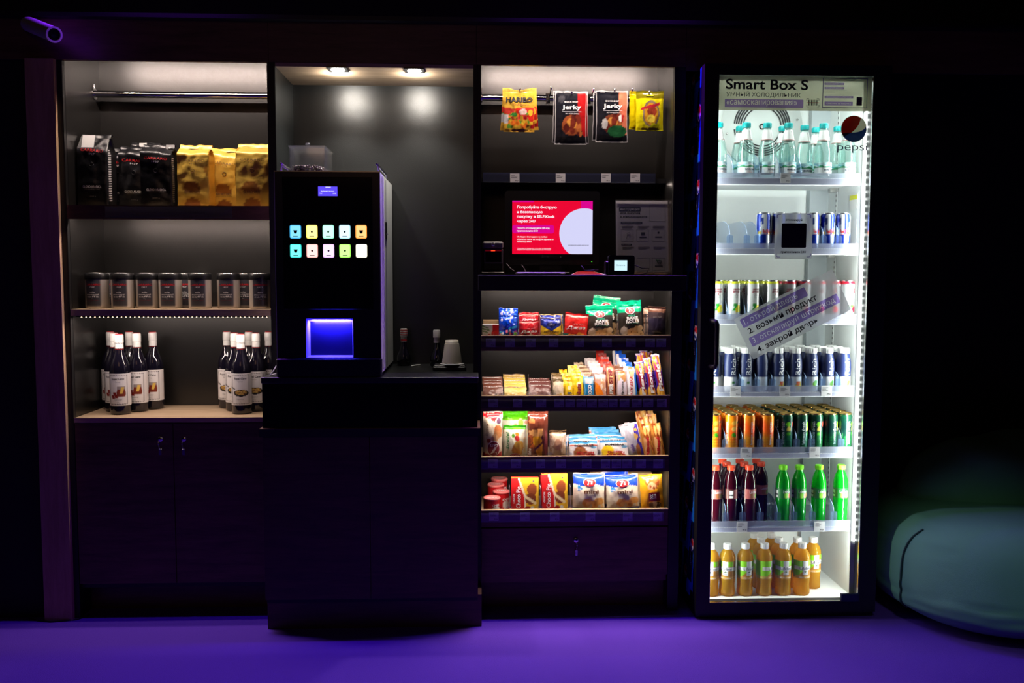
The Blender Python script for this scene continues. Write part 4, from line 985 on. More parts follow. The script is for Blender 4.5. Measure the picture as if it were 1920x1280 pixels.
# ------------------------------------------------------------------ drinks
def bottle_kind(name, cat, group, prof, body_m, cap, cap_m, labels, rings=None, art_=None, texts=(), seg=28):
    t = thing(name, 'x', cat, (0, 0, 0), group)
    m = MB(); m.lathe(prof, body_m, seg=seg, art=art_, rings=rings)
    for s, R, w, h, z, im, bo, rot, a in texts: curve_text(m, s, R, w, h, z, im, bo, rot, a)
    m.build('bottle' if cat == 'bottle' else 'body', t)
    if cap:
        m = MB(); r, z0, z1 = cap; m.lathe([(r, z0), (r, z1 - .0015), (r - .0015, z1)], cap_m, seg=22)
        if cat == 'bottle':
            for k in range(20): a = 2 * pi * k / 20; m.box(r * cos(a) - .0006, r * cos(a) + .0006, r * sin(a) - .0006, r * sin(a) + .0006, z0 + .001, z1 - .002, cap_m)
        m.build('cap', t)
    for nm, pr, im, fn, rg, tx in labels:
        m = MB(); m.lathe(pr, im, seg=48, art=fn, caps=False, rings=rg)
        for s, R, w, h, z, tm, bo, rot, a in tx: curve_text(m, s, R, w, h, z, tm, bo, rot, a)
        m.build(nm, t)
    return Kind(t)
def curve_text(m, s, R, w, h, z, im, bo=0., rot=False, a0=0.):
    RR = R if callable(R) else (lambda q: R)
    if rot: m.text(s, w, h, lambda x, y: ((RR(z + x) + .0005) * sin(a0 - y / RR(z + x)), -(RR(z + x) + .0005) * cos(a0 - y / RR(z + x)), z + x), im, bo)
    else: m.text(s, w, h, lambda x, y: ((RR(z + y) + .0005) * sin(a0 + x / RR(z + y)), -(RR(z + y) + .0005) * cos(a0 + x / RR(z + y)), z + y), im, bo)
WATER = bottle_kind('water_bottle', 'bottle', 'mineral water bottles on the top fridge shelf',
    [(.024, 0), (.0295, .005), (.0302, .012), (.0302, .022), (.0296, .024), (.0302, .060), (.0306, .095), (.0290, .112), (.0215, .142), (.0165, .166), (.0135, .180), (.0128, .192)], 'pet_water', (.0148, .187, .2055), 'cap_teal',
    [('label', [(.0308, .022), (.0308, .062)], 'print', lambda u, v: rgb(*((228, 232, 232) if v < .55 and abs(u) < .62 else (40, 140, 90) if v < .55 + .12 + .05 * sin(u * 19) else (225, 240, 245) if v < .76 + .10 * sin(u * 9 + 1) else (120, 190, 210) if v < .86 + .09 * sin(u * 7) else (190, 225, 225))), 20,
      [('BORJOMI', .0309, .036, .0085, .034, 'ink_navy', .02, False, .12), ('mineral water', .0309, .026, .0025, .0255, 'ink_red', 0, False, .12)]),
     ('neck_label', [(.0222, .1415), (.0150, .1785)], 'print', lambda u, v: rgb(232, 232, 230) if abs(u) < .72 and v > .05 else rgb(150, 50, 40) if v <= .05 else rgb(200, 215, 210), 8,
      [('BORJOMI', lambda z: .0222 + (z - .1415) * (.0150 - .0222) / .037, .032, .006, .160, 'ink', .0, True, .35)])])
def rb(u, v):
    q = 0 if (u % 1) < .5 else 1
    t = (u % .5) / .5; s = abs(t - .5 - (v - .5) * .25)
    blue, silv = (20, 48, 150), (206, 208, 214)
    top = v > .44; c = (blue if t < .5 + (v - .7) * .5 else silv) if top else (silv if t < .5 - (.3 - v) * .5 else blue)
    if (((u + .02) % .5 - .36) / .055) ** 2 + ((v - .78) / .10) ** 2 < 1: c = (40, 60, 130)
    if (((u) % .5 - .20) / .09) ** 2 + ((v - .46) / .045) ** 2 < 1: c = (235, 180, 40)
    return rgb(*c)
def can_kind(name, group, R, H, rim, rimcol, fn, texts, m_='print_metal'):
    t = thing(name, 'x', 'can', (0, 0, 0), group)
    m = MB(); m.lathe([(R - .006, 0), (R - .001, .003), (R, .008), (R, H - .012), (R - .003, H - .005)], m_, seg=44, art=fn, rings=26)
    for s, w, h, z, im, bo, rot, a in texts: curve_text(m, s, R, w, h, z, im, bo, rot, a)
    m.build('body', t)
    m = MB(); m.lathe([(R - .0028, H - .0052), (R - .0022, H - .003), (R - .0022, H - .001), (R - .0035, H), (R - .005, H - .001), (R - .006, H - .004), (.001, H - .004)], rim, seg=32, caps=False)
    m.lathe([(.001, H - .0038), (.005, H - .0036), (.005, H - .0026), (.001, H - .0026)], rim, (0, -R * .25, 0), 12, caps=False); m.box(-.004, .004, -R * .45, R * .1, H - .0034, H - .0024, rim, .0004)
    m.build('lid', t); return Kind(t)
REDB = can_kind('energy_drink_can', 'energy drink cans on the second fridge shelf', .0265, .134, 'silver_lid', None, rb, [('Red Bull', .030, .013, .066, 'ink_red', .03, False, .1), ('ENERGY DRINK', .022, .0035, .055, 'ink_red', 0, False, .1)])
def lemon(u, v):
    c = (206, 208, 206)
    if v > .93: c = (206, 210, 40)
    for cu, cc in ((.10, 0),):
        if ((u - .12) / .16) ** 2 + ((v - .28) / .105) ** 2 < 1: c = (240, 222, 60) if ((u - .12) / .12) ** 2 + ((v - .28) / .078) ** 2 < 1 else (226, 200, 20)
        if ((u + .02) / .11) ** 2 + ((v - .38) / .06) ** 2 < 1 or ((u + .08) / .07) ** 2 + ((v - .26) / .045) ** 2 < 1: c = (40, 150, 50)
    return rgb(*c)
CT = [('святой', .024, .0075, .112, 'ink_wine', .03, False, .05), ('источник', .026, .0075, .103, 'ink_wine', .03, False, .05), ('•', .004, .004, .094, 'ink_wine', .0, False, .05), ('газированная', .016, .003, .087, 'ink_grey', 0, False, .05), ('вода', .01, .003, .081, 'ink_grey', 0, False, .05)]
LEMC = can_kind('lemon_water_can', 'lemon cans on the third fridge shelf', .0263, .146, 'silver_lid', None, lemon, CT)
def berry(u, v):
    c = (150, 150, 152)
    if v > .93: c = (170, 20, 44)
    if ((u - .1) / .14) ** 2 + ((v - .28) / .09) ** 2 < 1: c = (190, 24, 50)
    if ((u + .05) / .1) ** 2 + ((v - .36) / .05) ** 2 < 1: c = (60, 130, 50)
    return rgb(*c)
BERC = can_kind('berry_water_can', 'berry cans on the third fridge shelf', .0263, .146, 'silver_lid', None, berry, CT)
def orng(u, v):
    c = (240, 110 + int(26 * sin(v * 9 + u * 3)), 14)
    if v < .42 and ((u * 9) % 1 - .5) ** 2 + ((v * 14) % 1 - .5) ** 2 < .12: c = (250, 160, 40)
    for cv, cc in ((.80, (244, 180, 70)), (.64, (240, 190, 90)), (.47, (60, 150, 30))):
        if ((u - .1) / .105) ** 2 + ((v - cv) / .062) ** 2 < 1: c = cc
    if -.82 < u < -.62 and .1 < v < .5: c = (230, 215, 190)
    if ((u - .30) / .07) ** 2 + ((v - .82) / .04) ** 2 < 1: c = (70, 130, 90)
    return rgb(*c)
LT = lambda fl: [('laimon ' + fl, .085, .011, .074, 'ink_white', .0, True, -.72)]
ORAC = can_kind('orange_soda_can', 'orange soda cans on the fifth fridge shelf', .0265, .146, 'gold_lid', None, orng, LT('orange'))
def grn(u, v):
    c = (10, 62 + int(16 * sin(v * 7)), 44)
    if v < .5 and ((u * 9) % 1 - .5) ** 2 + ((v * 14) % 1 - .5) ** 2 < .1: c = (30, 110, 50)
    for cu, cv, cc in ((.0, .76, (120, 200, 40)), (.30, .76, (226, 84, 70)), (.02, .63, (214, 190, 90)), (.03, .5, (80, 170, 40)), (.02, .39, (30, 110, 60))):
        if ((u - cu) / .11) ** 2 + ((v - cv) / .06) ** 2 < 1: c = cc
    if .34 < u < .44 and .08 < v < .32: c = (220, 220, 210)
    return rgb(*c)
GRNC = can_kind('lime_soda_can', 'dark green soda cans on the fifth fridge shelf', .0265, .146, 'gold_lid', None, grn, LT('fresh'))
def rich_kind(fruit, fn):
    def body(u, v):
        if v < .40: return fn(u, v / .40)
        return rgb(22, 34, 78)
    P = [(.022, 0), (.0252, .004), (.0267, .012), (.0267, .066), (.0277, .085), (.0266, .110), (.0225, .132), (.0200, .142)]
    def rad(z):
        for i in range(len(P) - 1):
            if P[i][1] <= z <= P[i + 1][1]: t = (z - P[i][1]) / (P[i + 1][1] - P[i][1]); return P[i][0] * (1 - t) + P[i + 1][0] * t
        return P[-1][0]
    return bottle_kind('juice_bottle', 'bottle', 'small juice bottles with dark blue sleeves on the fourth fridge shelf', P, 'print', (.0212, .1425, .162), 'cap_white', [], 34, body, [('Rich', rad, .060, .017, .093, 'ink_white', .01, True, .1), ('juice', rad, .012, .003, .060, 'ink_grey', 0, False, .1)], 44)
def fruit(kind):
    def fn(u, v):
        c = (224, 222, 220); E = {'cherry': [(.04, .30, .075, .13, (150, 20, 40)), (.20, .30, .075, .13, (140, 16, 36)), (.04, .62, .06, .10, (60, 140, 50)), (.12, .5, .012, .2, (70, 120, 50))],
            'mango': [(.1, .42, .15, .30, (226, 190, 60)), (.06, .56, .10, .16, (214, 90, 40))], 'grape': [(.02, .5, .055, .1, (130, 190, 50)), (.13, .52, .055, .1, (140, 200, 60)), (.07, .36, .055, .1, (110, 170, 40)), (.14, .66, .1, .1, (90, 160, 40))], 'plain': []}[kind]
        for x, y, a, b, cc in E:
            if ((u - x) / a) ** 2 + ((v - y) / b) ** 2 < 1: c = cc
        if kind == 'plain' and abs(u) < .4 and (v * 9) % 1 < .3: c = (190, 186, 180)
        return rgb(*c)
    return fn
RICH = {k: rich_kind(k, fruit(k)) for k in ('cherry', 'mango', 'grape')}
PETP = [(.022, 0), (.0265, .004), (0.0266, .014), (.0252, .030), (.0266, .046), (.0252, .062), (.0266, .078), (.0262, .104), (.0263, .140), (.0267, .152), (.0252, .170), (.0200, .190), (.0135, .203), (.0120, .208), (.0120, .214)]
def soda_label(dark):
    def fn(u, v):
        c = (96, 48, 34) if dark else (24, 110, 40)
        if dark and abs(u) < .36: c = (176, 90, 84)
        for cu, cc in ((-.02, (120, 190, 40) if not dark else (150, 90, 50)), (.20, (226, 110, 90) if not dark else (110, 150, 50)), (.40, (150, 190, 60))):
            if ((u - cu) / .10) ** 2 + ((v - .3) / .26) ** 2 < 1: c = cc
        if -.55 < u < -.38 and .1 < v < .9: c = (225, 222, 215) if (v * 30) % 1 < .6 else (40, 40, 40)
        return rgb(*c)
    return fn
def soda(name, group, liq, capm, dark):
    return bottle_kind(name, 'bottle', group, PETP, liq, (.0146, .2095, .2265), capm, [('label', [(.0268, .1035), (.0270, .141)], 'print', soda_label(dark), 14, [('Laimon', .0271, .032, .011, .130, 'ink_white', .0, False, .12)])])
COLA = soda('cola_bottle', 'dark soda bottles on the sixth fridge shelf', 'soda_cola', 'cap_orange', True)
LIME = soda('lime_soda_bottle', 'green soda bottles on the sixth fridge shelf', 'soda_green', 'cap_lime', False)
def life(u, v):
    c = (160, 108, 30)
    if v > .30 + u * 1.4 + .25 or (v > .72 and u < .3): c = (128, 196, 24)
    if abs(u) < .5 and .48 < v < .70: c = (222, 220, 216)
    if abs(u - .0) < .12 and v > .22: c = (218, 216, 214)
    if (u / .045) ** 2 + ((v - .40) / .05) ** 2 < 1: c = (70, 90, 50)
    if v < .14 and (v * 40) % 1 < .4: c = (196, 150, 70)
    return rgb(*c)
LIFE = bottle_kind('vitamin_drink_bottle', 'bottle', 'amber vitamin drink bottles on the fridge floor', [(.024, 0), (.0296, .004), (.0302, .016), (.0280, .040), (.0300, .060), (.0303, .066), (.0303, .134), (.0295, .148), (.0235, .163), (.0165, .171), (.0135, .174), (.0132, .178)], 'tea_amber', (.0150, .1765, .1965), 'cap_white',
    [('label', [(.0305, .066), (.0305, .134)], 'print', life, 30, [('Lifeline', .0306, .046, .012, .106, 'ink_navy', -.004, False, .06), ('vitamin', .0306, .013, .003, .086, 'ink_blue', 0, False, 0), ('напиток с витаминами', .0306, .044, .003, .071, 'ink_white', 0, False, 0)])])
# the clear shoulders above the drink level
def place(K, u, v, y, z, lab, rz=0., group=None): return K.put((ax(u, v, y), y, z + .0006), (0, 0, rz), lab, group=group)
W1 = 'teal capped water bottle, '
for u, y, lab, rz in ((1347, .036, 'at the handle side, cut by the door frame', .3), (1399, .036, 'front row, second from the handle side', .12), (1438, .036, 'front row, third from the handle side', .35), (1477.5, .036, 'front row, fourth from the handle side', .1), (1543.7, .036, 'front row, before the one under the emblem', .25), (1589, .036, 'directly under the round emblem', -.1),
                      (1508, .078, 'set back a little, middle of the shelf', .1), (1570, .101, 'half hidden beside the round emblem', .3), (1387, .112, 'back row, behind the second front bottle', .1), (1467, .108, 'back row, behind the fourth front bottle', .2), (1529, .131, 'back row, left of the fifth front bottle', -.1)):
    place(WATER, u, 280, y, FZ[0], W1 + lab, rz)
for i, u in enumerate((1431, 1459, 1487.5, 1522, 1551, 1580)):
    place(REDB, u, 435, .036, FZ[1], 'blue and silver energy can, ' + ('first of the row after the empty slots', 'second of the row, touching the square sticker edge', 'wholly behind the square frosted sticker', 'just right of the square frosted sticker', 'next to last before the fridge lights', 'last of the row beside the fridge lights')[i], (.1, -1.3, .2, .35, .0, -.25)[i])
ROWN = ['front row', 'second row', 'third row', 'fourth row', 'fifth row']
def files(K, us, v, y0, pitch, n, z, what, count0=0, rot=lambda i, j: 0., skip=()):
    for i, u in enumerate(us):
        for j in range(n):
            if (i, j) in skip: continue
            x = ax(u, v, y0); K.put((x, y0 + j * pitch, z + .0006), (0, 0, rot(i, j)), f'{what}, {ROWN[j]}, {ORD[i + count0]} from handle side')
RR = random.Random(12)
files(LEMC, (1343, 1375.5, 1410.5, 1446), 560, .036, .0565, 4, FZ[2], 'silver can with yellow rim and lemon picture', rot=lambda i, j: (.0, .1, .15, .25)[i] + (.0 if j == 0 else RR.uniform(-2, 2)))
files(BERC, (1479, 1506.5, 1534, 1561.5, 1588.5), 560, .040, .0565, 4, FZ[2], 'silver can with red rim', rot=lambda i, j: RR.uniform(-.4, .4))
for i, (u, k, rz, lab) in enumerate(((1339, 'cherry', -.4, 'at the handle side, cut by the door frame'), (1369, 'cherry', .1, 'showing cherries, just right of the handle'), (1398, 'cherry', .0, 'showing cherries, under the slanted sticker corner'), (1427, 'mango', 2.6, 'turned with its back to the glass'), (1457.5, 'mango', .15, 'showing a mango, first right of the turned one'), (1490, 'mango', .0, 'showing a mango, second right of the turned one'), (1520, 'grape', .05, 'showing grapes, third from the fridge lights'), (1550, 'grape', .2, 'showing grapes, second from the fridge lights'), (1581, 'grape', .1, 'showing grapes, nearest the fridge lights'))):
    place(RICH[k], u, 690, .036, FZ[3], 'juice bottle in the front row, ' + lab, rz)
bk = 0
for j, (y, us) in enumerate(((.098, (1369, 1398, 1427, 1457.5, 1490, 1520, 1550, 1581)), (.158, (1398, 1457.5, 1490, 1520, 1550, 1581)))):
    for i, u in enumerate(us):
        x = ax(u, 690, .036); RICH[('cherry', 'mango', 'grape')[min(2, i * 3 // len(us))]].put((x, y, FZ[3] + .0006), (0, 0, RR.uniform(-2.5, 2.5)), f'blue juice bottle, {("second", "third")[j]} row, {ORD[i]} from the handle side')
files(ORAC, (1339, 1371.5, 1403, 1437.5), 800, .034, .0545, 5, FZ[4], 'orange soda can with gold lid', rot=lambda i, j: (-.25, -.2, .95, 1.0)[i] + (0 if j == 0 else RR.uniform(-.8, .8)))
files(GRNC, (1473.5, 1501.5, 1529, 1556.5, 1583.8), 800, .038, .0545, 5, FZ[4], 'dark green soda can with gold lid', rot=lambda i, j: (.0, .75, .1, 1.0, .9)[i] + (0 if j == 0 else RR.uniform(-.8, .8)))
for u, y, lab, rz in ((1341, .036, 'front row, against the door frame', .2), (1370.5, .036, 'front row, barcode side showing', 1.3), (1404, .036, 'front row, nearest the green bottles', .3), (1370.5, .098, 'second row, behind the barcode bottle', 0), (1404, .098, 'second row, middle one', .5), (1436, .098, 'second row, nearest the green bottles', .2), (1370.5, .158, 'third row, nearest the handle side', 0), (1404, .158, 'third row, middle one', .3), (1436, .158, 'third row, nearest the green bottles', .4)):
    COLA.put((ax(u, 920, .036), y, FZ[5] + .0006), (0, 0, rz), 'dark soda bottle with red cap, ' + lab)
for i, (u, rz) in enumerate(((1467.5, .25), (1498, .1), (1535, .05), (1576, .0))):
    place(LIME, u, 920, .036, FZ[5], f'bright green soda bottle with lime cap, {("first beside the gap", "second from the gap", "third from the gap", "last, beside the fridge lights")[i]}', rz)
L1 = 'amber drink bottle with white cap, '
for u, y, lab, rz in ((1333, .036, 'front row, half behind the door frame', -.3), (1363.6, .036, 'front row, second from the handle side', -.5), (1397, .036, 'front row, third from the handle side', .25), (1433, .036, 'front row, turned to its green side', 1.0), (1468.5, .036, 'front row, second from the empty end', .05), (1503.5, .036, 'front row, nearest the empty end', .1), (1426, .105, 'second row, behind the green sided bottle', .2), (1459, .105, 'second row, behind the fifth front bottle', .1), (1494, .105, 'second row, hidden behind the last front bottle', .1), (1523.5, .105, 'second row, alone at the empty end', .15), (1413, .170, 'back row, third from the handle side', .0), (1444.5, .170, 'back row, nearest the empty end', .2)):
    place(LIFE, u, 1060, y, IZ0, L1 + lab, rz)
# ------------------------------------------------------------------ kiosk counter: screen, scanner, reader, sign
KB = KZ + .0006
mon = thing('kiosk_monitor', 'black touch monitor showing a red and white page, on the kiosk shelf', 'monitor', (.36, .10, KB))
my = .085
x0, x1, z0, z1 = rect_px(947, 357.5, 1124, 496, my); cx = (x0 + x1) / 2
m = MB(); m.prism(rrect(cx, (z0 + z1) / 2, x1 - x0, z1 - z0, .012, my), (0, .035, 0), 'black_plastic'); m.box(cx - .09, cx + .09, my + .035, my + .06, z0 + .03, z1 - .04, 'black_plastic', .01); m.build('housing', mon)
m = MB(); m.box(cx - .045, cx + .04, my + .03, my + .06, KB + .012, z0 + .06, 'black_plastic'); m.box(cx - .075, cx + .07, my - .0, my + .12, KB, KB + .013, 'black_plastic', .005); m.build('stand', mon)
glow('px_red', rgb(232, 0, 48), 1.05); glow('px_magenta', rgb(214, 0, 140), 1.05); glow('px_white', (.98, .95, 1), 1.0); glow('px_lilac', rgb(214, 214, 250), 1.0); glow('px_black', (0, 0, 0), 0); glow('px_green', rgb(90, 255, 60), 2)
x0, x1, z0, z1 = rect_px(960.5, 376.5, 1111, 476, my); w, h = x1 - x0, z1 - z0; Y = my - .0012
m = MB(); m.box(x0, x1, Y, my, z0, z1, 'px_red')
def sx(u): return x0 + w * (u - 336) / (1060 - 336)
def sz(v): return z1 - h * (v - 177) / (655 - 177)
m.box(sx(952), x1, Y - .0002, Y, sz(330), z1, 'px_magenta'); m.box(x0, sx(530), Y - .0002, Y, sz(190), z1, 'px_magenta')
pl = []; ccx, ccz, r = sx(985), sz(470), h * .475
for k in range(49):
    a = 2 * pi * k / 48; X, Z = ccx + r * cos(a), ccz + r * sin(a); pl.append((min(X, x1), Y - .0004, max(z0, min(Z, z1))))
m.prism(pl[:-1], (0, .0002, 0), 'px_lilac')
m.prism(rrect((x0 + sx(712)) / 2, sz(432), sx(712) - x0, sz(395) - sz(470), .008, Y - .0004), (0, .0002, 0), 'px_magenta')
for s, u0, u1, v, hh, bo in (('Попробуйте быструю', 378, 735, 237, 34, .03), ('и безопасную', 378, 608, 280, 30, .03), ('покупку в SELF.Kiosk', 378, 718, 322, 32, .03), ('через 24U', 378, 542, 363, 30, .03), ('Просто отсканируйте QR код', 378, 672, 424, 22, .02), ('приложением 24U', 378, 566, 450, 20, .02), ('Мы будем благодарны за любую', 378, 652, 502, 17, .015), ('обратную связь на info@24u.app или по', 378, 708, 524, 17, .015), ('телефону #0001', 378, 510, 546, 16, .015), ('Пожалуйста, убедитесь, что у вас установлена', 380, 684, 606, 11, .01), ('актуальная версия приложения из магазина', 380, 682, 619, 11, .01)):
    m.flat_text(s, ((sx(u0) + sx(u1)) / 2, Y - .0006, sz(v)), sx(u1) - sx(u0), hh / 478 * h, 'px_white', bo)
m.flat_text('241BEADE-620P-AEC0-A9', ((sx(840) + sx(1026)) / 2, Y - .0006, sz(576)), sx(1026) - sx(840), 9 / 478 * h, 'px_black', .02)
o = m.build('screen', mon); o['label'] = 'lit screen with red page and pale circle'
m = MB(); px(m, 1016, 478.3, 1057, 481.2, my - .001, .0005, 'px_black'); ptext(m, 'Для покупки коснитесь экрана', 1016.5, 478.3, 1057, 481.6, my - .0008, 'px_white', .02); p = at(1109.5, 490.5, my); m.box(p.x - .0012, p.x + .0012, my - .001, my, p.z - .0008, p.z + .0008, 'px_green'); m.build('caption_bar', mon)
# barcode scanner
sy = .02
x0, x1, z0, z1 = rect_px(904.5, 452.5, 944.5, 515, sy); cx = (x0 + x1) / 2
t = thing('barcode_scanner', 'black desktop barcode scanner with a small red light, beside the monitor', 'scanner', (cx, sy, KB))
mat('scan_red', rgb(60, 0, 6), .3, emit=rgb(150, 0, 30), es=.25); glow('scan_led', rgb(255, 50, 20), 3)
m = MB(); m.box(x0, x1, sy, sy + .06, KB + .012, az(925, 466, sy), 'black_plastic', .006); zt = az(925, 466, sy); m.box(x0, x1, sy - .006, sy + .06, zt, z1, 'grey_shell', .006); m.box(x0 - .004, x1 + .004, sy - .01, sy + .07, KB, KB + .011, 'black_plastic', .003)
mat('grey_shell', (.16, .16, .15), .45); m.lathe([(.001, -.010), (.007, -.010), (.007, -.005)], 'steel', (cx, sy, (zt + z1) / 2 + .002), 16, axis='Y', caps=False); m.build('body', t)
a0, a1, b0, b1 = rect_px(908, 467, 942, 494, sy); m = MB(); m.box(a0, a1, sy - .004, sy - .0005, b0, b1, 'grey_shell', .002); m.box(a0 + .004, a1 - .004, sy - .0046, sy - .004, b0 + .005, b1 - .003, 'black_gloss'); m.box(a0 + .003, a1 - .003, sy - .0050, sy - .0046, b1 - .0075, b1 - .003, 'scan_red'); m.box(cx - .007, cx + .007, sy - .0056, sy - .005, b1 - .007, b1 - .004, 'scan_led'); m.build('window', t)
# payment reader
ry = -.042
x0, x1, z0, z1 = rect_px(1141, 478.5, 1190, 514, ry); cx = (x0 + x1) / 2
t = thing('payment_reader', 'small black payment reader with a lit white screen, on the kiosk shelf', 'card reader', (cx, ry, KB))
m = MB(); m.prism(rrect(cx, (z1 + KB) / 2, x1 - x0, z1 - KB, .008, ry), (0, .035, 0), 'black_plastic'); m.box(x0 - .012, x1 - .02, ry + .01, ry + .03, KB + .001, KB + .05, 'black_plastic', .004); m.build('body', t)
glow('reader_white', rgb(205, 240, 250), 1.1); m = MB(); px(m, 1152, 488, 1176, 507, ry - .001, .0008, 'reader_white'); ptext(m, 'Оплатите', 1156, 495.5, 1172, 498.5, ry - .0014, 'ink_teal'); m.build('screen', t)
# printed instruction sheet in a clear stand
iy = .040
x0, x1, z0, z1 = rect_px(1157, 379, 1254.5, 516, iy)
t = thing('instruction_sign', 'printed instruction sheet in a clear stand at the back of the kiosk shelf', 'sign', ((x0 + x1) / 2, iy, KB))
mat('sign_sheet', (.84, .78, .74), .6)
m = MB(); m.box(x0, x1, iy, iy + .0008, KB + .003, z1, 'sign_sheet'); Y = iy - .0004
def ipx(a, b, c, d): return 1090 + a / 6.4, 360 + b / 6.4, 1090 + c / 6.4, 360 + d / 6.4
px(m, *ipx(468, 198, 730, 252), Y, .0002, 'ink_navy', .003); ptext(m, 'инструкция', *ipx(482, 212, 716, 246), Y - .0003, 'ink_pale', .02)
ptext(m, 'для покупки', *ipx(480, 262, 722, 292), Y, 'ink', .03); ptext(m, 'в микромаркете', *ipx(480, 306, 808, 336), Y, 'ink', .03)
for a in ((486, 378, 746, 406), (486, 648, 612, 670)): px(m, *ipx(*a), Y, .0002, 'ink_navy', .002)
ptext(m, 'через мобильное приложение', *ipx(500, 386, 736, 398), Y - .0003, 'ink_pale'); ptext(m, 'без касания', *ipx(498, 654, 600, 665), Y - .0003, 'ink_pale')
def outl(a, b, c, d, s=2.2):
    for q in ((a, b, c, b + s), (a, d - s, c, d), (a, b, a + s, d), (c - s, b, c, d)): px(m, *ipx(*q), Y, .0002, 'ink_grey')
for k, c in enumerate((490, 676, 862)):
    for j in range(3): px(m, *ipx(c + 12, 432 + 11 * j, c + 150 - 24 * (j == 2), 436 + 11 * j), Y, .0002, 'ink_grey'); px(m, *ipx(c + 12, 686 + 12 * j, c + 150 - 40 * (j == 2), 690 + 12 * j), Y, .0002, 'ink_grey')
    outl(c - 4, 472, c + 142, 616)
    if k: outl(c - 8, 818, c + 144, 970)
outl(834, 182, 1026, 374)
px(m, *ipx(728, 508, 774, 548), Y, .0002, 'ink_navy', .001)
for q in ((708, 562, 792, 576), (896, 560, 980, 574), (884, 912, 978, 926)): px(m, *ipx(*q), Y, .0002, 'ink_navy', .0006)
px(m, *ipx(926, 500, 950, 524), Y, .0002, 'ink_navy', .0015)
c = lambda a, b: at(1090 + a / 6.4, 360 + b / 6.4, Y - .001)
m.tube([c(540, 600), c(556, 560), c(560, 520), c(584, 508), c(596, 530), c(590, 580)], .0006, 'ink_grey', 6); m.tube([c(898, 842), c(908, 846), c(920, 880), c(958, 880), c(966, 852), c(912, 850)], .0012, 'ink_green', 6)
for q in (926, 952): p_ = c(q, 890); m.box(p_.x - .0012, p_.x + .0012, p_.y, p_.y + .0005, p_.z - .0012, p_.z + .0012, 'ink_green')
shq = m.build('sheet', t)
m = MB(); m.box(x0 - .003, x1 + .003, iy - .004, iy - .0022, KB + .002, z1 + .002, 'acrylic'); m.box(x0 - .003, x1 + .003, iy + .0015, iy + .0032, KB + .002, z1 + .002, 'acrylic'); m.box(x0 - .003, x1 + .003, iy - .03, iy + .05, KB, KB + .0019, 'acrylic'); m.box(x0, x1, iy - .005, iy - .003, z1 + .0005, z1 + .003, 'steel'); m.build('clear_stand', t)
for o in t.children: o.data.transform(Matrix.Translation((0, 0, .010)) @ Matrix.Rotation(-.13, 4, 'X'))
# loose bits on the kiosk shelf
a, b = ax(968, 512, -.02), ax(1060, 512, -.02); o = MB().box(a, b, -.03, .055, KB, KB + .010, 'white_grey', .004).build('base_plate', org=((a + b) / 2, 0, KB)); tag(o, 'flat pale base plate lying under the front of the monitor', 'plate')
mat('white_grey', (.35, .33, .31), .5)
P4 = [on(1062, 505, KB), on(1096, 497, KB), on(1134, 508, KB)]
a, b = ax(1068, 508, .02), ax(1128, 508, .02)
m = MB(); m.prism([(a, -.035, KB), (b + .01, -.045, KB), (b - .02, .075, KB + .012), (a + .035, .08, KB + .012)], (0, 0, .0012), 'leaflet_white'); m.prism([(a + .006, -.031, KB + .0016), (b, -.040, KB + .0016), (b - .024, .066, KB + .0126), (a + .035, .070, KB + .0126)], (0, 0, .0006), 'ink_red'); o = m.build('leaflet', org=((a + b) / 2, 0, KB)); tag(o, 'red leaflet with white edge lying between the monitor and the reader', 'leaflet')
mat('leaflet_white', (.7, .66, .62), .6)
for k, (pts, lab) in enumerate((([(950, 494), (957, 503), (965, 508)], 'thin cable hanging down beside the scanner'), ([(978, 496), (983, 503), (986, 509)], 'pale cable hanging under the monitor'), ([(1090, 498), (1096, 508), (1108, 513), (1122, 505)], 'dark cable looped over the red leaflet'))):
    pp = [at(u, v, .0 if k < 2 else -.047) for u, v in pts]; o = MB().tube([Vector((q.x, q.y, max(q.z, KB + .004 if k < 2 else KB + .016))) for q in pp], .0014 if k < 2 else .0018, 'white_grey' if k < 2 else 'black_plastic').build('kiosk_cable', org=(pp[0].x, pp[0].y, KB)); tag(o, lab, 'cable')
o = MB().tube([at(u, v, -.03 + .02 * t) for t, (u, v) in zip((0, .5, 1, .8, .4), ((1190, 497), (1203, 502.5), (1217, 503), (1212, 512), (1200, 514)))], .0016, 'black_plastic').build('reader_cable', org=at(1200, 512, 0)); tag(o, 'black cable looping from the payment reader to the sheet', 'cable')

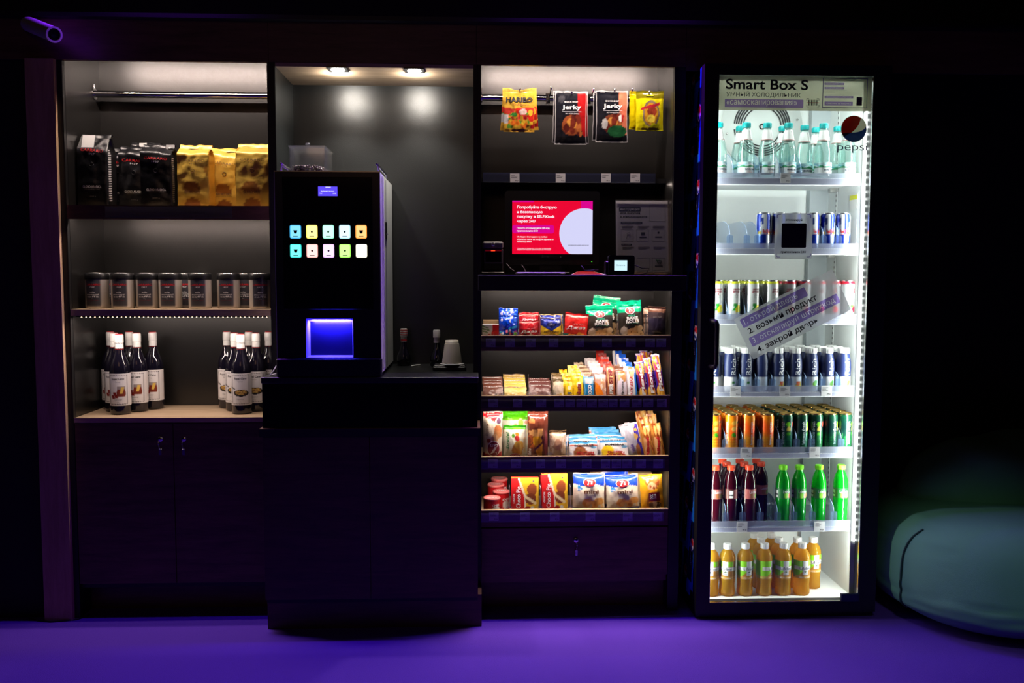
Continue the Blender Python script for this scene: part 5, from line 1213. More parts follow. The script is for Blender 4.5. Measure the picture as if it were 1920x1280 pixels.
# ------------------------------------------------------------------ bags and wrappers
def pouch(w, h, t, film, paint, texts=(), seal=.07, seed=1, wr=1., nu=34, nv=44, back=None, notch=0., hole=False, bulge=.45, slump=0.):
    """pillow pack standing on z = 0, facing -Y, its back plane at y = +t/2"""
    sd = seed * 7.31
    def sh(u, v, side):
        vs = min(1, max(0, (v - seal * .5) / (1 - seal * 1.5))) if v < 1 - seal else 1
        body = max(0., sin(pi * min(1, max(0, (v - seal * .4) / (1 - seal * 1.4))))) ** bulge * (1 - abs(u) ** 2.6)
        body *= 1 - slump * (v - .4)
        nz = noise.noise((u * 2.2 + sd, v * 3.1, side * 5.)) * .5 + noise.noise((u * 5 + sd, v * 6.5, side * 3.)) * .32 + noise.noise((u * 11 + sd, v * 13, side)) * .16
        x = w / 2 * u * (1 - .035 * sin(pi * v)) + .0015 * noise.noise((sd, v * 6, u)); y = side * t / 2 * body + nz * wr * .0055 * (1 - abs(u) ** 6)
        z = h * v
        if v > 1 - seal: y += .0012 * sin(v * h * 1600); z -= notch * h * (1 - abs(u)) ** 2
        z += .004 * noise.noise((u * 2 + sd, 3.3, 1)) * v
        return x, y, z
    m = MB(); bk = back or paint
    m.grid(lambda u, v: sh(u, v, -1), nu, nv, film, paint)
    m.grid(lambda u, v: sh(u, v, 1), nu // 2, nv // 2, film, lambda u, v: bk(u, v), flip=True)
    for q in texts:
        s, cx_, cz_, tw, th, im = q[:6]; bo = q[6] if len(q) > 6 else 0.; it = q[7] if len(q) > 7 else 0.; ti = q[8] if len(q) > 8 else 0.
        ct, st = cos(ti), sin(ti); off = .0016 + .0008 * (q[9] if len(q) > 9 else 0)
        def fn(x, y):
            X, Z = cx_ * w / 2 + x * ct - y * st, cz_ * h + x * st + y * ct; p = sh(max(-1, min(1, 2 * X / w)), max(0, min(1, Z / h)), -1); return X, p[1] - off, Z
        if s == 'disc':
            n = 40; ring = [fn(0, 0)]; tot = [ring[0]]
            for k in range(3):
                f = (k + 1) / 3; tot += [fn(tw * w / 2 * f * cos(2 * pi * i / n), th * h / 2 * f * sin(2 * pi * i / n)) for i in range(n)]
            fs = [(0, 1 + i, 1 + (i + 1) % n) for i in range(n)] + [(1 + k * n + i, 1 + (k + 1) * n + i, 1 + (k + 1) * n + (i + 1) % n, 1 + k * n + (i + 1) % n) for k in range(2) for i in range(n)]
            m.add(tot, fs, im)
        elif s == 'rect':
            g = 6; m.add([fn(tw * w * (i / g - .5), th * h * (j / g - .5)) for j in range(g + 1) for i in range(g + 1)], [(j * (g + 1) + i, j * (g + 1) + i + 1, (j + 1) * (g + 1) + i + 1, (j + 1) * (g + 1) + i) for j in range(g) for i in range(g)], im)
        else: m.text(s, tw * w, th * h, fn, im, bo, 2, it)
    return m
def put_bag(m, name, cat, label, loc_, rot=(0, 0, 0), group=None):
    o = m.build(name, loc=loc_); o.rotation_euler = rot; return tag(o, label, cat, group)
def stand(name, cat, label, u0, u1, vt, row, y, t, film, paint, texts=(), lean=.10, roll=0., group=None, yaw=0., hmul=1., z=None, **k):
    """a pack on display row `row`; its foot stands on the shelf board at depth y"""
    zb = SZ[row] + .0012 if z is None else z
    um = (u0 + u1) / 2; p0, p1 = at(u0, 900, y), at(u1, 900, y)
    vb = ROWS[row][0] if z is None else None
    x0, x1 = ax(u0, ROWS[row][0] - 20, y), ax(u1, ROWS[row][0] - 20, y); w = (x1 - x0) * .975; zb += abs(sin(roll)) * w / 2
    yt = y + .04; H = (az(um, vt, yt) - zb) / cos(lean)
    m = pouch(w, H * hmul, t, film, paint, texts, **k)
    return put_bag(m, name, cat, label, ((x0 + x1) / 2, y + t / 2 + .002, zb + .003 + .5 * t * sin(lean)), (-lean, roll, yaw), group)
R5 = random.Random(3)
# first row
G1 = 'candy and snack bags on the first snack shelf'
x0, x1 = ax(903.5, 615, .03), ax(934, 615, .03); H = az(918, 608.5, .03) - SZ[0]
def gum(u, v):
    return art((222, 222, 224), ('r', .2, .55, 1, 1, (200, 26, 34)), ('r', .45, .2, 1, .6, (214, 30, 36)), ('s', -.9, .05, .5, .5, 14, .16, [(224, 60, 60), (235, 120, 120), (240, 235, 230)], 4), ('p', [(-1, .95), (-.2, .8), (-.2, .75), (-1, .85)], (80, 140, 60)), ('p', [(-1, .8), (-.1, .68), (-.1, .63), (-1, .7)], (80, 140, 60)), ('p', [(-1, .65), (-.3, .55), (-.3, .5), (-1, .58)], (80, 140, 60)))(u, v)
m = MB(); w = x1 - x0; m.grid(lambda u, v: (w / 2 * u, 0, H * v), 30, 26, 'print', gum); m.box(-w / 2, w / 2, .0005, .03, 0, H, 'paper'); put_bag(m, 'candy_box', 'box', 'small white and red candy box at the column end of the first row', ((x0 + x1) / 2 + .002, .028, SZ[0] + .001))
m = MB(); m.box(-w * .48, w * .48, 0, .10, 0, H + .012, 'brown_card'); put_bag(m, 'card_tray', 'tray', 'brown card tray behind the small white and red candy box', ((x0 + x1) / 2 + .004, .062, SZ[0] + .001))
mat('brown_card', rgb(120, 96, 66), .7)
BLU = art((16, 40, 170), ('w', .62, .05, 5, 0, (10, 60, 190)), ('s', -.9, .05, .9, .38, 26, .12, [(230, 120, 150), (120, 190, 60), (220, 220, 235), (150, 40, 120), (40, 150, 200)], 3), ('p', [(-.1, .3), (.2, .42), (1, .5), (1, .6), (.1, .5)], (30, 140, 210)), ('s', -.9, .75, .9, .97, 12, .13, [(60, 120, 220), (200, 200, 230), (20, 60, 190)], 5))
stand('candy_bag', 'bag', 'blue glossy candy bag in front, first row', 935.5, 972, 593, 0, .03, .035, 'film_gloss', BLU, [], .08, seed=2, wr=1.4, group=G1)
stand('candy_bag', 'bag', 'blue glossy candy bag standing taller behind the front blue one', 935, 972, 579.5, 0, .075, .03, 'film_gloss', BLU, [], .08, seed=3, wr=1.4, group=G1)
def djaz(r, d):
    return art(r, ('b', 0, .10, d), ('s', -.9, .02, .9, .26, 12, .2, [(240, 200, 180), (150, 30, 30), (235, 235, 230), (90, 20, 20)], 6), ('b', .9, .93, (230, 120, 110)))
DJ = [('Джаз', .0, .42, .78, .15, 'ink_white', .03, .25, .06), ('конфеты', .15, .58, .4, .035, 'ink_white', 0, .2, .06)]
stand('peanut_bag', 'bag', 'dark red lettered snack bag in front, beside the blue bags', 973, 1012, 602, 0, .03, .035, 'film', djaz((176, 16, 30), (100, 10, 24)), DJ, .06, seed=4, group=G1)
stand('peanut_bag', 'bag', 'dark red lettered snack bag behind, its title above the front one', 973, 1011, 587.5, 0, .075, .03, 'film', djaz((170, 14, 28), (100, 10, 24)), [('Джаз', .0, .72, .74, .12, 'ink_white', .03, .25, .03)], .06, seed=5, group=G1)
ARX = art((240, 200, 40), ('p', [(-1, .66), (0, .40), (1, .66), (1, 1), (-1, 1)], (24, 40, 140)), ('e', 0, .68, .45, .12, (18, 22, 70)), ('e', 0, .12, .7, .16, (236, 214, 120)), ('s', -.9, .8, .9, .98, 14, .12, [(20, 30, 110), (170, 180, 220), (40, 60, 160)], 9), ('s', .3, .05, .9, .3, 6, .12, [(140, 170, 60), (120, 90, 40)], 8))
AT = [('АРАХИС', .0, .36, .72, .09, 'ink', .01), ('жареный', .0, .68, .3, .04, 'ink_white', 0)]
stand('peanut_bag', 'bag', 'blue and yellow peanut bag in front, between the red bags', 1013.5, 1054.5, 598, 0, .03, .035, 'film', ARX, AT, .06, seed=6, wr=1.1, group=G1)
stand('peanut_bag', 'bag', 'blue topped peanut bag right behind the front blue and yellow one', 1014, 1054, 591, 0, .075, .03, 'film', ARX, AT, .06, seed=7, group=G1)
stand('peanut_bag', 'bag', 'bright red lettered snack bag with slanting top, beside the green bags', 1056, 1102, 589, 0, .032, .035, 'film', art((214, 40, 38), ('b', 0, .17, (20, 150, 140)), ('s', -.7, .02, .7, .16, 8, .2, [(240, 150, 40), (250, 190, 80)], 2), ('b', .86, .89, (240, 130, 120))), DJ, .06, roll=.10, seed=8, group=G1)
BAK = art((52, 46, 42), ('b', .70, 1, (8, 158, 112)), ('e', -.62, .20, .28, .12, (190, 180, 170)), ('e', .5, .46, .17, .075, (214, 184, 140)), ('e', -.05, .15, .33, .12, (196, 160, 114)), ('e', .38, .22, .24, .09, (208, 176, 128)), ('e', .72, .25, .24, .08, (214, 184, 140)), ('e', .22, .06, .36, .10, (200, 164, 116)), ('e', .74, .08, .32, .09, (212, 178, 128)), ('e', -.05, .17, .05, .02, (110, 80, 50)), ('e', .24, .07, .05, .02, (110, 80, 50)), ('e', .74, .09, .05, .02, (110, 80, 50)))
BT = [('disc', .0, .735, .40, .20, 'ink_white'), ('disc', .0, .735, .35, .17, 'ink_red', 0, 0, 0, 1), ('7', -.03, .735, .10, .11, 'ink_white', .03, 0, 0, 2), ('DAYS', .12, .735, .07, .07, 'ink_white', .0, 0, 0, 2), ('mini', .05, .60, .28, .055, 'ink_teal', .02), ('BAKE', .12, .525, .46, .085, 'ink_white', .05), ('ROLLS', .12, .44, .54, .085, 'ink_white', .05), ('spring onion', .12, .38, .48, .03, 'ink_teal', 0)]
G2 = 'green and dark bread chip bags'
stand('chip_bag', 'bag', 'green topped bread chip bag in front, beside the bright red bag', 1101, 1153.5, 575.5, 0, .03, .045, 'film_gloss', BAK, BT, .10, roll=-.03, seed=10, wr=.6, seal=.16, bulge=.6, group=G2)
stand('chip_bag', 'bag', 'green bread chip bag tilted behind the front one, topmost of the row', 1105, 1158, 557, 0, .10, .045, 'film_gloss', BAK, BT, .06, roll=.13, seed=11, wr=.6, seal=.16, group=G2, z=SZ[0] + .012)
stand('chip_bag', 'bag', 'dark green bag showing low between the two front chip bags', 1146, 1178, 590, 0, .16, .04, 'film_gloss', BAK, [], .1, roll=-.1, seed=12, group=G2)
stand('chip_bag', 'bag', 'green topped bread chip bag near the brown bag, shining with creases', 1163.5, 1211, 566, 0, .03, .045, 'film_gloss', BAK, BT, .10, roll=-.09, seed=13, wr=1.2, seal=.16, group=G2)
BRN = art((66, 52, 56), ('b', .84, 1, (150, 106, 84)), ('w', .84, .02, 4, 0, (120, 80, 62)), ('b', .04, .64, (50, 44, 66)), ('e', .1, .0, .7, .3, (26, 20, 24)), ('b', .26, .29, (20, 16, 22)), ('b', .97, 1, (70, 46, 38)))
stand('snack_pouch', 'bag', 'dark brown pouch with copper top at the end of the first row', 1216.5, 1251, 576, 0, .03, .03, 'film', BRN, [('BEEF CHIPS', .0, .68, .5, .04, 'ink_grey', 0)], .05, seed=14, wr=.5, group=G1)
stand('snack_pouch', 'bag', 'pale pouch edge showing behind the dark brown pouch', 1207.5, 1240, 579, 0, .075, .03, 'film', art((190, 160, 140), ('b', .7, .8, (90, 60, 50)), ('b', .5, .56, (110, 80, 60))), [], .05, seed=15, group=G1)

# second row: bars leaning one behind the other
def bar_file(name, cat, desc, u0, u1, tops, film, paint, texts, row=1, y0=.020, t=.012, lean=.5, shift=0., group=None, seed=1, words_=None, roll=0., behind=None, wr=.5, pitch=.022, btexts=()):
    """bars of one kind, the front one first; each next one a step back and higher up"""
    R_ = random.Random(seed)
    for k, vt in enumerate(tops):
        y = y0 + k * pitch; zb = SZ[row] + .0015 + (0 if k == 0 else .004 + .002 * k)
        ub = (u0 + u1) / 2; x0, x1 = ax(u0, 740, y0), ax(u1, 740, y0); w = x1 - x0
        L = .05
        for _ in range(8): yt = y + L * sin(lean); L = (az(ub + shift * k, vt, yt) - zb) / cos(lean)
        tx = texts if k == 0 else btexts
        m = pouch(w, L, t, film, paint if k == 0 or behind is None else behind, tx, seal=.08, seed=seed + k * 3, wr=wr, nu=20, nv=34)
        xt = ax(ub + shift * k, 740, y)
        lab = desc + (', ' + words_[k] if words_ else '')
        put_bag(m, name, cat, lab, ((x0 + x1) / 2 + (xt - ax(ub, 740, y)), y, zb + t * .5 * sin(lean)), (-lean, roll, R_.uniform(-.03, .03)), group)
POS = ['front one', 'second behind', 'third behind', 'fourth behind', 'fifth behind', 'sixth behind']
G3 = 'chocolate and nut bars on the second snack shelf'
def sqbar(c1, c2, nuts, lab):
    return art(c1, ('s', -.95, .05, .95, .42, 30, .085, nuts, lab), ('b', 0, .12, c2), ('b', .985, 1, (90, 50, 40)))
SQT = lambda n: [('rect', .0, .16, .32, .15, 'ink_white'), ('CHOC', .0, .17, .26, .05, 'ink_blue', .0, 0, 0, 1)]
TOP = lambda s, z=.93: [(s, .0, z, .85, .055, 'ink_white', .03)]
bar_file('chocolate_square', 'chocolate', 'brown nut chocolate square by the column', 905, 943.5, (726, 719, 713.5, 708.5), 'film', sqbar((112, 62, 44), (150, 70, 50), [(200, 150, 110), (90, 46, 30), (225, 190, 150)], 5), SQT(1) + TOP('whole hazelnuts'), lean=.75, group=G3, seed=3, words_=POS, btexts=TOP('WHOLE NUT MILK'))
bar_file('chocolate_square', 'chocolate', 'yellow chocolate square', 946, 988.5, (727, 720, 714, 708, 703), 'film', sqbar((232, 196, 92), (236, 176, 20), [(250, 230, 170), (226, 180, 60), (255, 240, 200)], 6), SQT(1) + TOP('cornflakes'), lean=.75, group=G3, seed=5, words_=POS, btexts=TOP('CORNFLAKES'))
bar_file('chocolate_square', 'chocolate', 'dark red nut chocolate square', 993, 1034.5, (722, 715.5, 710), 'film', sqbar((96, 50, 46), (190, 40, 50), [(190, 140, 110), (70, 30, 26)], 7), SQT(1) + TOP('extra nut', .90), lean=.75, group=G3, seed=7, words_=POS, btexts=TOP('EXTRA NUT'))
bar_file('chocolate_bar', 'chocolate', 'cream wrapped chocolate bar', 1038, 1057.5, (712, 704.5, 700), 'film', art((222, 206, 176), ('e', 0, .5, .62, .28, (240, 224, 200)), ('s', -.9, .03, .9, .2, 10, .25, [(224, 150, 90), (150, 170, 90), (230, 190, 70)], 2), ('b', .86, 1, (110, 92, 60))), [], lean=.4, shift=-.8, group=G3, seed=9, words_=POS, behind=art((120, 100, 66)))
YEL = art((244, 204, 20), ('s', -.8, .72, .8, .97, 7, .2, [(226, 150, 30), (250, 230, 90)], 3), ('e', .1, .62, .5, .10, (250, 235, 190)))
bar_file('nut_bar', 'snack bar', 'narrow yellow bar beside the cream bars', 1060, 1075, (714, 706, 699, 694), 'film', YEL, [('m', .1, .34, .5, .1, 'ink_blue', .04), ('m', .1, .2, .5, .1, 'ink_blue', .04)], lean=.4, group=G3, seed=11, words_=POS, shift=-2.2)
bar_file('nut_bar', 'snack bar', 'wide yellow bar with brown lettering', 1076, 1095, (704, 697, 691, 685), 'film', YEL, [('Nuts', .05, .38, 1.35, .17, 'ink_wine', .05, 0, pi / 2)], lean=.4, group=G3, seed=13, words_=POS, shift=-2.)
COC = art((20, 120, 184), ('b', .70, .98, (160, 200, 220)), ('r', -.5, .68, .5, .90, (236, 214, 214)), ('r', -1, 0, -.72, 1, (90, 160, 210)))
bar_file('coconut_bar', 'snack bar', 'blue coconut bar', 1096, 1115, (707, 699, 692, 686, 680), 'film', COC, [('COCO', .12, .38, 1.25, .15, 'ink_white', .04, 0, pi / 2)], lean=.4, group=G3, seed=15, words_=POS, shift=-3., behind=art((116, 84, 60), ('r', -1, 0, -.55, 1, (110, 180, 226)), ('b', .93, 1, (180, 160, 130))))
bar_file('wafer_bar', 'snack bar', 'orange and pink wafer bar', 1117, 1138, (702, 690, 682, 677, 672), 'film_gloss', art((206, 160, 140), ('p', [(-1, .72), (.0, .5), (.8, 0), (-1, 0)], (232, 126, 30)), ('b', .80, 1, (226, 200, 196)), ('s', .0, .4, .9, .75, 8, .2, [(214, 160, 110), (240, 220, 200)], 4)), [], lean=.4, group=G3, seed=17, words_=POS, shift=-3., behind=art((150, 124, 116), ('b', .80, 1, (190, 186, 186)), ('b', .6, .7, (150, 90, 70))))
STP = art((150, 78, 46), ('r', -.62, .40, .62, .97, (232, 190, 130)), ('b', .97, 1, (120, 40, 30)))
bar_file('wafer_bar', 'snack bar', 'brown step bar', 1139, 1155, (687, 678, 670, 663, 658), 'film', STP, [('STEP', .0, .69, 1.9, .12, 'ink_wine', .06, 0, pi / 2), ('SUPER', .0, .25, 1.9, .11, 'ink_white', .05, 0, pi / 2)], lean=.4, group=G3, seed=19, words_=POS, shift=-3., behind=art((120, 24, 22), ('b', .74, .93, (206, 50, 30)), ('b', .45, .6, (200, 120, 90))))
bar_file('wafer_bar', 'snack bar', 'mauve cereal bar', 1157, 1178, (697, 689, 684), 'film_gloss', art((176, 150, 152), ('e', 0, .40, .9, .36, (214, 206, 222)), ('s', -.6, .72, .6, .98, 7, .3, [(190, 140, 90), (220, 190, 140), (150, 100, 60)], 5)), [('Fitness', .05, .40, 1.3, .09, 'ink', .02, .1, pi / 2)], lean=.4, group=G3, seed=21, words_=POS, shift=-3., behind=art((90, 56, 46), ('b', .85, 1, (120, 80, 60))))
bar_file('wafer_bar', 'snack bar', 'white and blue milk bar', 1178, 1196, (688, 680, 672, 665, 658.5), 'film_gloss', art((226, 228, 236), ('r', .55, 0, 1, 1, (40, 120, 210)), ('s', -.6, .74, .6, .97, 6, .3, [(214, 180, 140), (190, 140, 100)], 6)), [('ЧУДО', -.15, .42, 1.9, .09, 'ink_red', .02, .1, pi / 2)], lean=.4, group=G3, seed=23, words_=POS, shift=-4.5, behind=art((20, 84, 196), ('b', .8, .9, (60, 140, 226)), ('r', -1, 0, -.45, 1, (226, 226, 226))))
PIC = art((60, 30, 140), ('r', -.55, .2, .75, .72, (150, 40, 50)), ('s', -.8, .72, .8, .95, 14, .26, [(226, 150, 40), (240, 190, 80), (200, 60, 120)], 7), ('s', -.8, .03, .8, .2, 10, .26, [(226, 160, 50), (240, 200, 90)], 8), ('b', .97, 1, (200, 190, 230)))
PT = [('Picnic', .1, .47, 3.3, .085, 'ink_white', .05, .1, pi / 2)]
for i, (u, vt, y, lab) in enumerate(((1203, 679, .022, 'purple nut bar leaning beside the white and blue bars'), (1207, 664, .075, 'purple nut bar standing behind the first purple one'), (1220, 672, .024, 'second purple nut bar of the front row, under a clear divider'), (1215, 657.5, .11, 'dark purple nut bar at the back of its group'), (1237, 665, .026, 'last purple nut bar by the side panel, tallest in front'), (1224, 660, .15, 'dark purple bar at the back corner by the side panel'))):
    zb = SZ[1] + .0015; L = (az(u, vt, y + .05) - zb) / cos(.32); w = ax(u + 7.8, 740, y) - ax(u - 7.8, 740, y)
    m = pouch(w, L, .014, 'film_gloss', PIC, PT, seal=.06, seed=60 + i, wr=.7, nu=20, nv=44); put_bag(m, 'nut_bar', 'snack bar', lab, (ax(u + 6, 740, y), y + .008, zb + .003), (-.32, -.12, .0), G3)

# third row
G4 = 'pastry and cookie packs on the third snack shelf'
CRO = art((226, 212, 188), ('p', [(-1, .90), (-.2, .84), (.15, .78), (.6, .90), (1, .96), (1, 1), (-1, 1)], (190, 20, 30)), ('e', .55, .62, .42, .10, (196, 120, 70)), ('e', .50, .52, .46, .08, (206, 140, 84)), ('e', .2, .44, .4, .09, (214, 164, 116)), ('e', -.4, .40, .2, .05, (170, 70, 44)), ('e', .62, .80, .24, .07, (90, 60, 90)), ('b', 0, .06, (170, 14, 24)), ('p', [(-1, 0), (-1, .16), (-.3, .1), (0, 0)], (180, 16, 26)), ('p', [(1, 0), (1, .18), (.4, .1), (.2, 0)], (180, 16, 26)))
D7 = lambda cx_, cz_, s: [('disc', cx_, cz_, .66 * s, .33 * s, 'ink_white'), ('disc', cx_, cz_, .60 * s, .30 * s, 'ink_wine', 0, 0, 0, 1), ('7', cx_ + .02, cz_ - .035 * s, .34 * s, .15 * s, 'ink_white', .05, 0, pi, 2), ('DAYS', cx_, cz_ + .07 * s, .40 * s, .055 * s, 'ink_white', .03, 0, pi, 2)]
stand('croissant_pack', 'pastry pack', 'beige and red croissant pack by the column, third row', 904, 942, 773.5, 2, .022, .05, 'film', CRO, D7(.12, .235, 1.) + [('Круассан', -.55, .63, .62, .075, 'ink_brown', .0, .2, pi / 2)], .06, roll=.02, seed=31, wr=.7, group=G4)
GRE = art((226, 228, 206), ('b', .88, 1, (110, 204, 20)), ('w', .90, .02, 3, 1, (60, 170, 20)), ('p', [(-.35, .28), (.2, .6), (.85, .44), (.6, .12), (-.1, .1)], (206, 150, 60)), ('e', .35, .42, .4, .13, (226, 176, 70)), ('e', .18, .62, .22, .085, (220, 60, 60)), ('e', .2, .74, .2, .05, (226, 140, 40)), ('e', -.16, .70, .14, .06, (90, 160, 50)), ('e', .5, .3, .1, .14, (236, 200, 110)), ('p', [(.7, .62), (1, .66), (1, .2), (.8, .2)], (232, 214, 150)))
stand('croissant_pack', 'pastry pack', 'bright green and white pastry pack in front', 944, 988, 799, 2, .032, .05, 'film', GRE, [x for x in D7(.0, .045, .85)] + [('Strudel', -.66, .55, .72, .085, 'ink_green', .02, .2, pi / 2)], .07, seed=32, wr=.7, group=G4)
stand('croissant_pack', 'pastry pack', 'bright green pastry pack rising behind the front green one', 938, 995, 772.5, 2, .085, .045, 'film_gloss', art((226, 228, 206), ('b', .80, 1, (110, 210, 20)), ('w', .86, .02, 3, 1, (80, 190, 20)), ('s', -.8, .55, .8, .76, 10, .16, [(240, 236, 200), (226, 160, 120), (170, 210, 90)], 2)), [], .07, seed=33, wr=1.2, group=G4)
WAF = art((92, 44, 32), ('p', [(-.62, .42), (.1, .60), (.42, .38), (-.3, .24)], (230, 166, 40)), ('p', [(-.25, .20), (.5, .34), (.36, .06), (0, .03)], (226, 160, 36)), ('e', -.6, .8, .3, .05, (190, 110, 60)), ('p', [(-.95, .60), (.5, .66), (.4, .5), (-.8, .48)], (206, 150, 90)), ('e', .8, .3, .16, .3, (120, 50, 60)), ('s', -.9, .05, -.5, .5, 6, .16, [(160, 80, 40), (110, 50, 36)], 3))
stand('waffle_pack', 'pastry pack', 'brown waffle pack with yellow waffles printed on it', 989.5, 1029.5, 773, 2, .022, .05, 'film_gloss', WAF, [('Вафли', -.78, .16, .30, .07, 'ink_white', .02, .1, pi / 2)], .07, seed=34, wr=1.3, group=G4)
stand('wafer_stack', 'wafer pack', 'clear wrapped stack of beige wafers', 1030.5, 1063.5, 808, 2, .025, .06, 'film_gloss', art((214, 190, 164), ('s', -.9, .1, .9, .9, 40, .12, [(190, 156, 124), (236, 222, 206), (204, 170, 140)], 3), ('b', .90, 1, (120, 96, 66)), ('e', 0, .52, .5, .2, (196, 150, 120))), [], .04, seed=35, wr=.5, group=G4)
m = pouch(.026, .085, .01, 'film_gloss', art((222, 226, 236), ('r', -.4, .3, .6, .7, (70, 150, 220)), ('r', -.1, .4, .35, .62, (230, 232, 238))), seed=77); put_bag(m, 'wafer_sachet', 'wafer pack', 'small white and blue sachet stuck behind the wafer stack', (ax(1058, 830, .05), .095, SZ[2] + .004), (-.1, .12, 0), G4)
CK = lambda yl: art((226, 224, 226), ('b', .86, 1, (70, 160, 220)), ('b', .74, .80, (196, 80, 60)) if not yl else ('b', .86, 1, (80, 166, 226)), ('e', -.25 if not yl else -.5, .34, .5, .40, (150, 90, 52) if not yl else (244, 206, 40)), ('e', .3, .2, .4, .2, (236, 200, 90) if yl else (214, 176, 130)), ('e', .72, .68, .2, .08, (120, 180, 220)))
CKT = [('BOMBBAR', .05, .78, .70, .10, 'ink', .05, .2), ('PROTEIN', .1, .40, .60, .105, 'ink_red', .05), ('COOKIE', .1, .27, .66, .125, 'ink_red', .06)]
bar_file('cookie_pack', 'cookie pack', 'white protein cookie pack beside the wafers', 1070, 1123, (829, 821, 815), 'film_gloss', CK(False), CKT, row=2, lean=.45, group=G4, seed=41, words_=POS, roll=-.02, behind=CK(True), wr=.8, btexts=CKT[:1], pitch=.026)
bar_file('cookie_pack', 'cookie pack', 'yellow and white protein cookie pack', 1127.6, 1181, (827, 819, 812, 806, 801), 'film_gloss', CK(True), CKT, row=2, lean=.45, group=G4, seed=45, words_=POS, roll=-.0, behind=CK(False), wr=.8, shift=-3.5, btexts=CKT[:1], pitch=.026)
TW = art((222, 222, 232), ('p', [(.2, .95), (.9, .95), (1, 0), (.55, 0)], (70, 50, 170)), ('s', .2, .45, .9, .95, 8, .16, [(236, 180, 70), (240, 200, 110)], 4), ('e', .35, .2, .3, .2, (190, 130, 70)), ('b', .95, 1, (190, 186, 190)))
stand('wafer_bar', 'snack bar', 'white and purple wafer bar leaning between cookies and gold bars', 1183, 1211, 793, 2, .024, .025, 'film_gloss', TW, [('Venskie', -.45, .28, .6, .10, 'ink_purple', .03, .1, pi / 2 + .1)], .12, roll=-.22, seed=51, wr=.9, group=G4)
stand('wafer_bar', 'snack bar', 'white wafer bar tip showing behind the white and purple one', 1178, 1200, 792, 2, .07, .02, 'film_gloss', TW, [], .12, roll=-.30, seed=52, wr=.9, group=G4)
GOL = art((206, 140, 60), ('r', -.8, .12, .4, .62, (226, 176, 120)), ('s', -.9, .62, .9, .98, 16, .3, [(236, 190, 110), (150, 70, 30), (240, 214, 150), (176, 96, 40)], 5), ('p', [(-.4, .6), (.2, .6), (1, .1), (1, .3)], (150, 60, 30)))
AL = [('Albeni', -.15, .34, 1.9, .085, 'ink_red', .05, .1, pi / 2 - .1)]
for i, (u, vt, y, r, lab) in enumerate(((1215, 797, .022, -.12, 'gold wrapped bar in front, nearest the white and purple bar'), (1235, 795, .024, -.12, 'gold wrapped bar in front, second of the pair'), (1230, 797, .066, -.10, 'gold wrapped bar leaning behind, by the side panel'), (1214, 783, .075, -.14, 'gold wrapped bar in the second line, topping the front pair'), (1228, 778, .09, -.12, 'gold wrapped bar in the second line, beside the side panel'), (1208, 772.5, .125, -.12, 'topmost gold wrapped bar at the back'), (1222, 772.5, .14, -.12, 'topmost gold wrapped bar at the back corner'))):
    w = ax(u + 11, 850, y) - ax(u - 11, 850, y); zb = SZ[2] + .0015; L = (az(u, vt, y + .03) - zb) / cos(.25)
    m = pouch(w * .88, L, .016, 'film_gloss', GOL, AL if i < 3 else [], seal=.07, seed=80 + i, wr=1.1, nu=22, nv=40); put_bag(m, 'gold_bar', 'snack bar', lab, (ax(u + 5, 850, y), y + .009, zb + .003), (-.25, r, 0), 'gold wrapped chocolate bars')

# fourth row
t = thing('chip_can', 'x', 'can', (0, 0, 0), 'small red chip cans')
Rc, CH = .0315, .061; m = MB(); m.lathe([(Rc - .001, 0), (Rc, .002), (Rc, CH - .006)], 'print', seg=44, art=art((196, 20, 26), ('e', .17, .34, .17, .24, (226, 220, 214)), ('b', .0, .05, (150, 14, 20))), rings=22); curve_text(m, 'ORIGINAL', Rc, .020, .004, .007, 'ink_white', 0, False, .55); curve_text(m, 'CHIPS', Rc, .030, .009, .036, 'ink_white', .04, False, .5); m.build('body', t)
m = MB(); m.lathe([(Rc + .0008, CH - .0058), (Rc + .0014, CH - .0045), (Rc + .0014, CH - .0015), (Rc - .001, CH), (Rc - .004, CH - .0005), (.001, CH - .0005)], 'pink_lid', seg=44, caps=False); mat('pink_lid', rgb(226, 120, 118), .3); m.flat_text('CHIPS', (0, -.004, CH + .0001), .036, .016, 'ink_white', .04, up=(0, 1, 0)); m.build('lid', t)
K = Kind(t)
for i, (u, v, lab) in enumerate(((922.5, 932, 'small red chip can with pink lid, in front by the column'), (940, 920, 'small red chip can with pink lid, second from the front'), (929.5, 907.5, 'small red chip can with pink lid, third from the front'), (936, 895.5, 'small red chip can with pink lid, at the back'))):
    y = .052 + .062 * i; h = (.061, .0706, .0825, .0915)[i]; K.put((ax(u, v, y), y, SZ[3] + .0008), (0, 0, .1 * (i % 2)), lab, scale=(1, 1, h / CH))
def pie(u, v): return art((238, 190, 40), ('p', [(-1, 1), (-.55, 1), (-.05, .45), (.0, 0), (-1, 0)], (206, 24, 26)), ('p', [(-.55, 1), (-.40, 1), (.08, .48), (.14, 0), (.0, 0), (-.05, .45)], (238, 226, 200)), ('e', .52, .66, .36, .17, (150, 74, 34)), ('e', .42, .40, .40, .16, (126, 58, 26)), ('p', [(.05, .5), (.85, .30), (.8, .22), (.05, .42)], (246, 226, 170)), ('e', .2, .10, .22, .10, (150, 30, 30)), ('e', .55, .12, .14, .08, (236, 236, 230)), ('e', .62, .9, .07, .03, (60, 50, 100)))(u, v)
